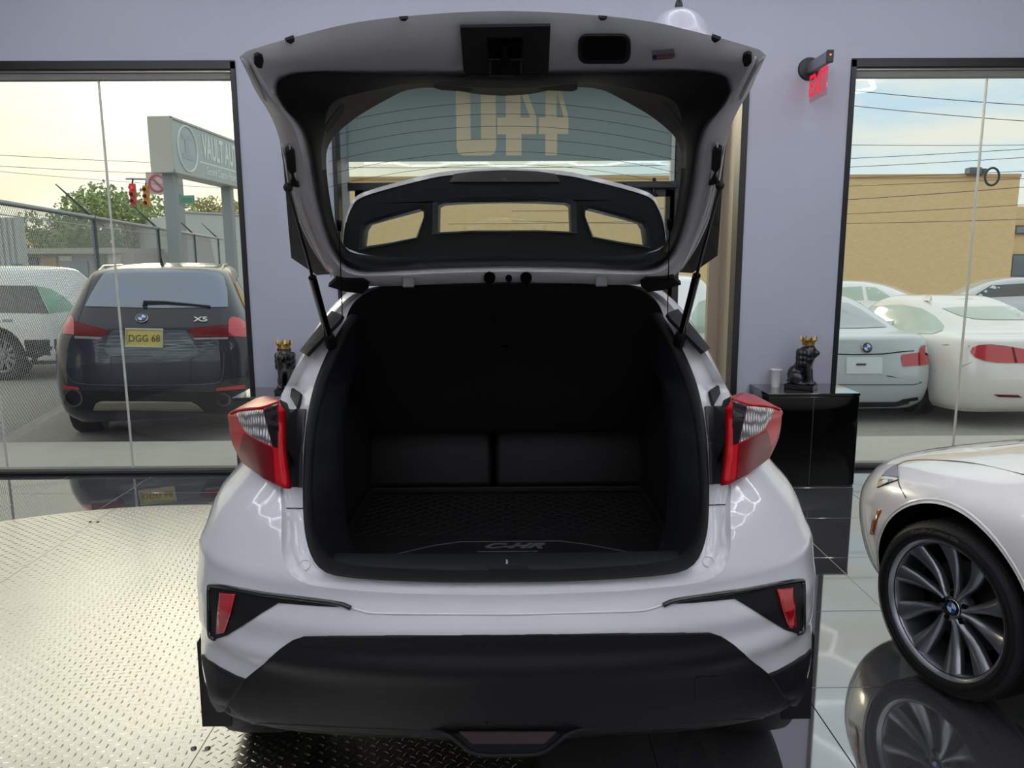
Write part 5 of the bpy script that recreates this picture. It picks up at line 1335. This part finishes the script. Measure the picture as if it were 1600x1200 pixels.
# ---- trees
m_bark = mat('bark', (84, 72, 58), .9, noise=(8, .3)); 
def tree(label, px, py, Y, rx, rz, n, col, name='tree', group=None):
    c = P(px, py, Y=Y); z0 = gz(c.x) - .2
    t = thing(name, label, 'tree', (c.x, Y, z0), group=group)
    ob('trunk', tube([V((0, 0, 0)), V((.1, 0, (c.z - z0) * .5)), V((0, .1, c.z - z0))], [.18, .14, .06], 8), m_bark, parent=t, local=True)
    for k in range(4):
        a = k * 1.6; ob('branch', tube([V((.05, .05, (c.z - z0) * .6)), V((rx * .55 * math.cos(a), rx * .4 * math.sin(a), c.z - z0 + rz * .3))], [.07, .02], 6), m_bark, parent=t, local=True)
    rnd = random.Random(px * 7 + py); vs, fs = [], []
    cl = [(V((rnd.uniform(-.75, .75) * rx, rnd.uniform(-.5, .5) * rx, c.z - z0 + rnd.uniform(-.7, .75) * rz)), rnd.uniform(.22, .45)) for _ in range(16)]
    for _ in range(n):
        cc, f = rnd.choice(cl); v = V((rnd.gauss(0, 1), rnd.gauss(0, 1), rnd.gauss(0, 1))).normalized() * rnd.random() ** .4
        p = cc + V((v.x * rx * f, v.y * rx * f, v.z * rz * f * 1.1)); s = rnd.uniform(.07, .16)
        a = V((rnd.gauss(0, 1), rnd.gauss(0, 1), rnd.gauss(0, 1))).normalized(); b = a.orthogonal().normalized()
        o = len(vs); vs += [p - a * s, p + b * s * .55, p + a * s, p - b * s * .55]; fs.append((o, o + 1, o + 2, o + 3))
    ob('foliage', (vs, fs), mat('leaf_' + '_'.join(map(str, col)), col, .7, noise=(.6, .3)), parent=t, local=True, kind='stuff')
tree('broad leafy tree behind the traffic signals', 205, 352, 41, 3.9, 2.15, 5200, (142, 158, 96))
tree('lower olive tree to the left of the tall leafy tree', 120, 372, 50, 3.2, 1.6, 3200, (150, 162, 108))
tree('small tree at the left beside the corrugated shed', 66, 385, 57, 3.2, 1.2, 2400, (156, 166, 118))
tree('tree crown right of the traffic signals in front of the grey wall', 262, 380, 58, 3.8, 1.9, 3000, (146, 158, 92))
tree('far tree top peeping over the grey wall building', 325, 336, 52, 2.2, 1.0, 1500, (166, 162, 108))

# ---- buildings
def bld(name, label, cat_='building'):
    return thing(name, label, cat_, (0, 30, -.4))
def bx_px(x0, x1, y0, y1, Y, dep=4.0, zbase=None):
    a, b = P(x0, y0, Y=Y), P(x1, y1, Y=Y)
    return box(a.x, b.x, Y, Y + dep, zbase if zbase is not None else b.z, a.z)
def brick_mat(name, c1, c2, cm, sc):
    m = bpy.data.materials.new(name); m.use_nodes = True; nt = m.node_tree; b = nt.nodes['Principled BSDF']
    tc = nt.nodes.new('ShaderNodeTexCoord'); mp = nt.nodes.new('ShaderNodeMapping'); mp.inputs['Rotation'].default_value = (PI / 2, 0, 0)
    br = nt.nodes.new('ShaderNodeTexBrick'); br.inputs['Color1'].default_value = (*lin(c1), 1); br.inputs['Color2'].default_value = (*lin(c2), 1); br.inputs['Mortar'].default_value = (*lin(cm), 1)
    br.inputs['Scale'].default_value = sc; br.inputs['Mortar Size'].default_value = .012
    nt.links.new(tc.outputs['Object'], mp.inputs[0]); nt.links.new(mp.outputs[0], br.inputs['Vector']); nt.links.new(br.outputs[0], b.inputs['Base Color']); b.inputs['Roughness'].default_value = .9
    MATS[name] = m; return m
YT = 24.0
tb = thing('brick_building', 'long tan brick building behind the parked cars across the lot', 'building', (P(1300, 400, Y=YT).x, YT, -.6))
m_tan = brick_mat('tan_brick', (232, 206, 156), (226, 198, 148), (218, 196, 156), 4.0)
m_tanc = mat('tan_coping', (200, 168, 118), .8)
xA, xB = P(500, 300, Y=YT).x, P(1592, 300, Y=YT).x; zT = P(1450, 276, Y=YT).z
ob('wall', box(xA, xB, YT, YT + 8, -.7, zT), m_tan, parent=tb)
ob('coping', box(xA, xB, YT - .05, YT + 8, zT - .03, zT + .07), m_tanc, parent=tb)
xC = P(1760, 300, Y=YT).x; zT2 = P(1595, 321, Y=YT).z
ob('wing_wall', box(xB, xC, YT + .5, YT + 8, -.7, zT2), m_tan, parent=tb)
for y0, y1 in ((352, 366), (397, 433)):
    a, b = P(1581 if y0 > 370 else 1586, y0, Y=YT + .4), P(1640, y1, Y=YT + .4)
    w = ob('window', box(max(a.x, xB + .05), b.x, YT + .42, YT + .5, b.z, a.z), mat('dark_window_frame', (96, 96, 92), .4), parent=tb)
    ob('window_pane', box(max(a.x, xB + .05) + .06, b.x - .06, YT + .40, YT + .42, b.z + .05, a.z - .05), mat('bldg_glass', (110, 124, 134), .1, coat=1), parent=w)
# security camera on the parapet and wire coil
p = P(1522, 272, Y=YT - .1)
sc_ = thing('security_camera', 'grey camera on the parapet of the tan brick building', 'camera', (p.x, YT - .1, p.z - .15))
ob('camera_body', box(-.22, .16, -.15, .15, .12, .34, .03, 2), mat('cam_grey', (92, 98, 104), .5), parent=sc_, local=True)
ob('camera_shroud', xf(lathe([(.06, 0), (.13, .2)], 16), Matrix.Translation((.24, 0, .1))), mat('cam_grey'), parent=sc_, local=True)
p = P(1550, 276, Y=14)
ob('cable_coil', tube([V((p.x + .125 * math.cos(2 * PI * k / 32), 14, p.z + .15 * math.sin(2 * PI * k / 32))) for k in range(32)], .020, 8, closed=True), mat('coil_black', (46, 48, 50), .6), label='dark coil of spare cable hanging on the overhead wires', cat_='cable coil', smooth=True)
# grey wall building and low shops on the left
gb = thing('grey_building', 'plain grey flat-walled building under the pylon sign', 'building', (P(330, 400, Y=34).x, 34, -.6))
a0, a1 = P(287, 333, Y=34), P(520, 333, Y=34)
n0 = [V((a0.x, 34, -.6)), V((a1.x, 46, -.6)), V((a1.x, 46, a0.z)), V((a0.x, 34, a0.z))]
ob('wall', (n0 + [v + V((-6, 8, 0)) for v in n0], [(0, 1, 2, 3), (4, 7, 6, 5), (0, 4, 5, 1), (3, 2, 6, 7), (0, 3, 7, 4), (1, 5, 6, 2)]), mat('grey_render', (190, 196, 198), .8, noise=(.5, .04)), parent=gb)
ob('parapet', tube([n0[3] + V((0, 0, .04)), n0[2] + V((0, 0, .04))], .06, 6), mat('grey_coping', (160, 164, 166), .7), parent=gb)
sh = thing('low_shop_building', 'low flat-roofed shops across the road behind the fence', 'building', (P(100, 420, Y=33).x, 33, -.6))
ob('wall', bx_px(25, 215, 396, 470, 33, 5, -.6), mat('shop_grey', (170, 168, 166), .8), parent=sh)
ob('fascia', bx_px(22, 180, 388, 396, 32.6, 5.4), mat('shop_fascia', (176, 184, 166), .6), parent=sh)
for x0, x1, y0, y1, c in ((34, 60, 402, 428, (96, 96, 100)), (64, 90, 402, 430, (170, 150, 118)), (92, 112, 400, 408, (206, 208, 204)), (108, 138, 408, 430, (130, 148, 168)), (144, 165, 398, 420, (112, 124, 124)), (168, 190, 398, 425, (198, 198, 190))):
    ob('shop_window', bx_px(x0, x1, y0, y1, 32.9, .1), mat('shopw_%d' % c[0], c, .3), parent=sh)
lw = thing('retaining_wall', 'dull brown low wall behind the white SUV roof', 'wall', (P(100, 460, Y=24).x, 24, -.6))
ob('wall', bx_px(-40, 170, 433, 500, 24, .3, -.6), mat('brown_wall', (156, 142, 136), .9, noise=(2, .1)), parent=lw)
ob('wall_cap', bx_px(-42, 172, 430, 434, 23.95, .4), mat('brown_cap', (130, 120, 116), .8), parent=lw)
cs = thing('corrugated_shed', 'grey corrugated metal shed at the far left behind the fence', 'shed', (P(8, 400, Y=22).x, 22, -.6))
a, b = P(-60, 340, Y=22), P(25, 340, Y=22)
w0 = .16; k = a.x; rib = None
ob('wall', box(a.x, b.x, 22.05, 22.35, -.6, a.z), mat('shed_grey', (190, 194, 194), .6), parent=cs)
while k < b.x - .05:
    q = ob('rib', box(k, k + .08, 22.0, 22.05, -.6, a.z), mat('shed_grey'), parent=cs); k += w0
p = P(28, 418, Y=20)
bb = thing('blue_barrel', 'bright blue barrel beside the corrugated shed', 'barrel', (p.x, 20, P(28, 432, Y=20).z - .6))
ob('drum', lathe([(.001, 0), (.12, 0), (.125, .3), (.12, .32), (.125, .6), (.12, .92), (.001, .92)], 20), mat('blue_plastic', (50, 120, 190), .4), parent=bb, local=True, smooth=True, sharp=40)

# ---- overhead wires
def wire(lab, x0, y0, Y0, x1, y1, Y1, r=.006, sag=.15):
    a, b = P(x0, y0, Y=Y0), P(x1, y1, Y=Y1); pts = []
    for k in range(13):
        t = k / 12; v = a.lerp(b, t); v.z -= sag * 4 * t * (1 - t); pts.append(v)
    ob('overhead_wire', tube(pts, r, 5), mat('wire_black', (70, 72, 74), .6), label=lab, cat_='wire', group='overhead utility wires')
WN = []
for w in ((-300, 222, 17, 700, 262, 20), (-300, 240, 18, 700, 280, 22), (-300, 235, 22, 480, 300, 23), (800, 330, 17, 1900, 265, 12), (800, 345, 19, 1900, 330, 14), (1000, 96, 14, 1900, 178, 11), (1000, 120, 15, 1900, 205, 12), (700, 208, 18, 1900, 222, 16), (700, 262, 18, 1900, 212, 14), (700, 276, 18, 1900, 225, 14), (700, 284, 20, 1900, 252, 15), (700, 300, 20, 1900, 262, 15), (700, 350, 20, 1900, 300, 15)):
    WN.append(w)
left = WN[:3]; right = sorted(WN[3:], key=lambda w: w[1] + (w[4] - w[1]) * (1450 - w[0]) / (w[3] - w[0]))
ORD = ('uppermost', 'second', 'third', 'fourth', 'fifth', 'sixth', 'seventh', 'eighth', 'ninth', 'lowest')
for k, w in enumerate(left): wire('thin overhead wire in the left window sky, %s of three' % ('uppermost', 'middle', 'lowest')[k], *w)
for k, w in enumerate(right): wire('thin overhead wire in the right window, %s of ten counted from the top' % ORD[k], *w)
# ================================================================== white saloon at the right, nose to the window
def white_saloon():
    wc = P(1474, 952, Z=.312)          # hub of the near front wheel
    head = math.radians(17)
    fw = V((-math.sin(head), math.cos(head), 0)); lf = V((-fw.y, fw.x, 0))
    RW, XW, YF = .33, .775, 3.80
    hub = V((wc.x, wc.y, .312))
    pos = hub - lf * (XW + .10) - fw * YF; pos.z = 0
    M = Matrix.Translation(pos) @ Matrix.Rotation(head, 4, 'Z')
    root = thing('saloon_car', 'glossy white saloon cropped at the right edge inside the showroom', 'car', M=M)
    w = .905
    lv = [(.18, .19, .16, 4.38, w - .09, 3.3, 7, 3.1), (.26, .24, .06, 4.54, w - .035, 3.4, 7, 3.1), (.40, .36, .01, 4.62, w - .006, 3.45, 7, 3.0), (.55, .50, 0, 4.65, w, 3.5, 7, 2.9), (.70, .595, .02, 4.62, w, 3.5, 7, 2.8), (.82, .66, .05, 4.54, w - .010, 3.5, 7, 2.75),
          (.90, .71, .075, 4.40, w - .028, 3.45, 7, 2.7), (.955, .76, .10, 4.22, w - .07, 3.35, 6, 2.6), (1.0, .815, .20, 4.0, w - .14, 3.2, 6, 2.6), (1.03, .90, .50, 3.50, w - .20, 2.7, 5, 3), (1.06, .955, .60, 3.2, w - .16, 2.1, 5, 4), (1.20, 1.12, .92, 2.85, w - .20, 2.05, 4.5, 4), (1.34, 1.33, 1.28, 2.5, w - .28, 1.95, 4, 4), (1.41, 1.41, 1.6, 2.25, w - .40, 1.9, 3.5, 3.5), (1.43, 1.43, 1.8, 2.05, w - .6, 1.9, 3, 3)]
    g = body_geo(lv, half=110, sub=6)
    wt = bvh(xf(g, M)); lt = bvh(g)
    RA = .368
    cut = [(xcyl(s * .50, s * 1.1, yy, .315, RA, 96), 1) for s in (-1, 1) for yy in (.95, YF)]
    m_w2 = mat('pearl_white_paint', (232, 230, 226), .25, coat=1.0, coatr=.015)
    me = boolean(g, cut, [m_w2, m_dark])
    me.polygons.foreach_set('use_smooth', [True] * len(me.polygons)); me.set_sharp_from_angle(angle=math.radians(30))
    b = bpy.data.objects.new('body_shell', me); COL.objects.link(b); b.parent = root; WM[b.name] = M.copy()
    # arch lip
    for s in (-1, 1):
        for yy in (.95, YF):
            pts = []
            for k in range(37):
                a = -.35 + (PI + .7) * k / 36; y, z = yy + (RA + .012) * math.cos(a), .315 + (RA + .012) * math.sin(a)
                if z < .26: continue
                l, n, i, t = lt.ray_cast(V((s * 3, y, z)), V((-s, 0, 0)))
                if l: pts.append(l - n * 0 + V((-s * .003, 0, 0)))
            ob('arch_lip', tube(pts, .006, 8), m_w2, parent=root, local=True, smooth=True)
        for q in SW_SED: ob('side_window', axpatch(lt, [q[0]], 0, s, .004, .08), m_cglass, parent=root, local=True, smooth=True)
    # detailed wheels
    def wheel(x, y, s, rot):
        W = M @ Matrix.Translation((x, y, .312)) @ (Matrix.Rotation(PI, 4, 'Z') if s < 0 else Matrix()) @ Matrix.Scale(.931, 4)     # outer face towards local +x
        ty = ob('wheel', xf(lathe([(.245, -.10), (.258, -.112), (.290, -.118), (.315, -.105), (.330, -.08), (.335, -.03), (.335, .03), (.330, .08), (.315, .105), (.295, .118), (.276, .116), (.268, .110), (.262, .102), (.245, .09)], 96, 'X'), W), m_tyre, parent=root, smooth=True, sharp=50)
        for r in (.284, .306): ob('sidewall_ring', xf(tube([V((.1185 - (.003 if r > .29 else 0), r * math.cos(2 * PI * k / 72), r * math.sin(2 * PI * k / 72))) for k in range(72)], .0018, 5, closed=True), W), m_tyre, parent=ty)
        for k in range(72):
            a = 2 * PI * k / 72
            if k == 0: tb0 = ob('tread_block', xf(box(.055, .086, -.0115, .0115, .318, .3315, .001, 1), W @ Matrix.Rotation(a, 4, 'X')), m_tyre, parent=ty)
            else:
                o = ob('tread_block', xf(box(.055, .086, -.0115, .0115, .318, .3315, .001, 1), W @ Matrix.Rotation(a, 4, 'X')), m_tyre, parent=ty) if False else share(tb0, 'tread_block', ty, WM[ty.name].inverted() @ W @ Matrix.Rotation(a, 4, 'X') @ W.inverted() @ WM[ty.name])
        t = textgeo('ContiProContact SSR', .020, .0004, 0, 1.25)
        vs = []
        for v in t[0]:
            a = rot - v.x / .295; r = .295 + v.y; vs.append(W @ V((.1195, r * math.cos(a), r * math.sin(a))))
        ob('tyre_lettering', (vs, t[1]), mat('tyre_letter', (84, 84, 82), .6), parent=ty)
        rim = ob('rim', xf(lathe([(.170, -.09), (.238, -.085), (.242, .02), (.240, .075), (.248, .092), (.257, .1015), (.2625, .106), (.2645, .103), (.2625, .096)], 96, 'X'), W), m_alloy, parent=ty, smooth=True, sharp=40)
        ob('brake_disc', xf(lathe([(.06, -.02), (.17, -.02), (.17, -.045)], 48, 'X'), W), mat('brake_steel', (60, 58, 56), .4, .8), parent=ty)
        ob('barrel_back', xf(lathe([(.001, -.05), (.24, -.05)], 48, 'X'), W), m_dark, parent=ty)
        for k in range(10):
            base = 2 * PI * (k // 2) / 5 + (.30 if k % 2 else -.30) * 1.0 + .12
            rows = []
            for j in range(7):
                f = j / 6; r = .045 + f * .200
                c = base * 1.0 + (-.05 + .08 * f ** 1.3) + (0 if f > .4 else (.4 - f) * (-.35 if k % 2 else .35))
                hw = (.011 + .030 * f ** 1.3); xo = .052 + .030 * f ** 1.5 - .012 * math.sin(PI * f)
                row = []
                for e, h in ((-1, -.022), (-.92, -.002), (-.25 + .4 * f, .008), (.92, -.008), (1, -.028)):
                    t_ = c + e * hw / r; row.append(W @ V((xo + h, r * math.cos(t_), r * math.sin(t_))))
                rows.append(row)
            ob('spoke', surf(rows, 3, 3), m_alloy, parent=rim, smooth=True, sharp=50)
        ob('hub', xf(lathe([(.001, .050), (.034, .050), (.040, .046), (.058, .050), (.064, .040), (.066, .01)], 40, 'X'), W), m_alloy, parent=rim, smooth=True, sharp=35)
        for k in range(5):
            a = 2 * PI * k / 5 + .45; ob('bolt_pocket', xf(lathe([(.001, .053), (.0105, .053), (.0125, .050), (.0125, .02)], 16, 'X'), W @ Matrix.Translation((0, .052 * math.cos(a), .052 * math.sin(a)))), m_dark, parent=rim)
        roundel(W @ V((.053, 0, 0)), W.to_3x3() @ V((1, 0, 0)), .031, rim)
        ob('valve', xf(tube([V((.02, .19 * math.cos(2.5), .19 * math.sin(2.5))), V((.055, .175 * math.cos(2.5), .175 * math.sin(2.5)))], .005, 8), W), m_rub, parent=rim)
    for s in (-1, 1):
        for yy in (.95, YF): wheel(s * (XW + .01), yy, s, 1.75)
    # lamp, marker and panel lines, traced in the photograph and laid on the body
    lm = pp(root, wt, 'headlamp', [(1371, 762), (1376, 748), (1384, 738), (1394, 731), (1402, 727), (1404, 740), (1404, 750), (1390, 755)], mat('headlamp_glass', (196, 198, 192), .12, .75, coat=1), .005, 5, None, 3.4)
    pp(root, wt, 'lamp_projector', [(1378, 757), (1382, 752), (1390, 750), (1390, 755), (1384, 758)], m_chrome, .009, 4, lm, 3.4)
    mk = pp(root, wt, 'side_marker', [(1373, 795), (1378, 797), (1371, 812), (1366, 835), (1360, 835), (1364, 813)], mat('amber_marker', (170, 76, 20), .2, coat=1), .004, 5, None, 3.2, .006)
    def seam(pts, nm='panel_gap', r=.0022, n=5):
        q = [hit(wt, x, y, 3.3) for x, y in pts]; ob(nm, tube(crs([a + n_ * .0006 for a, n_ in q], n), r, 6), mat('panel_gap', (70, 68, 66), .6), parent=root, smooth=True)
    seam([(1372, 762), (1377, 748), (1385, 738), (1402, 727)], 'lamp_edge', .003)
    seam([(1372, 762), (1390, 755), (1404, 750)], 'lamp_edge', .002)
    seam([(1402, 728), (1403, 745), (1406, 760), (1416, 778)])
    seam([(1402, 727), (1420, 720), (1460, 719), (1520, 724), (1600, 742)])
    return root
WB = white_saloon()
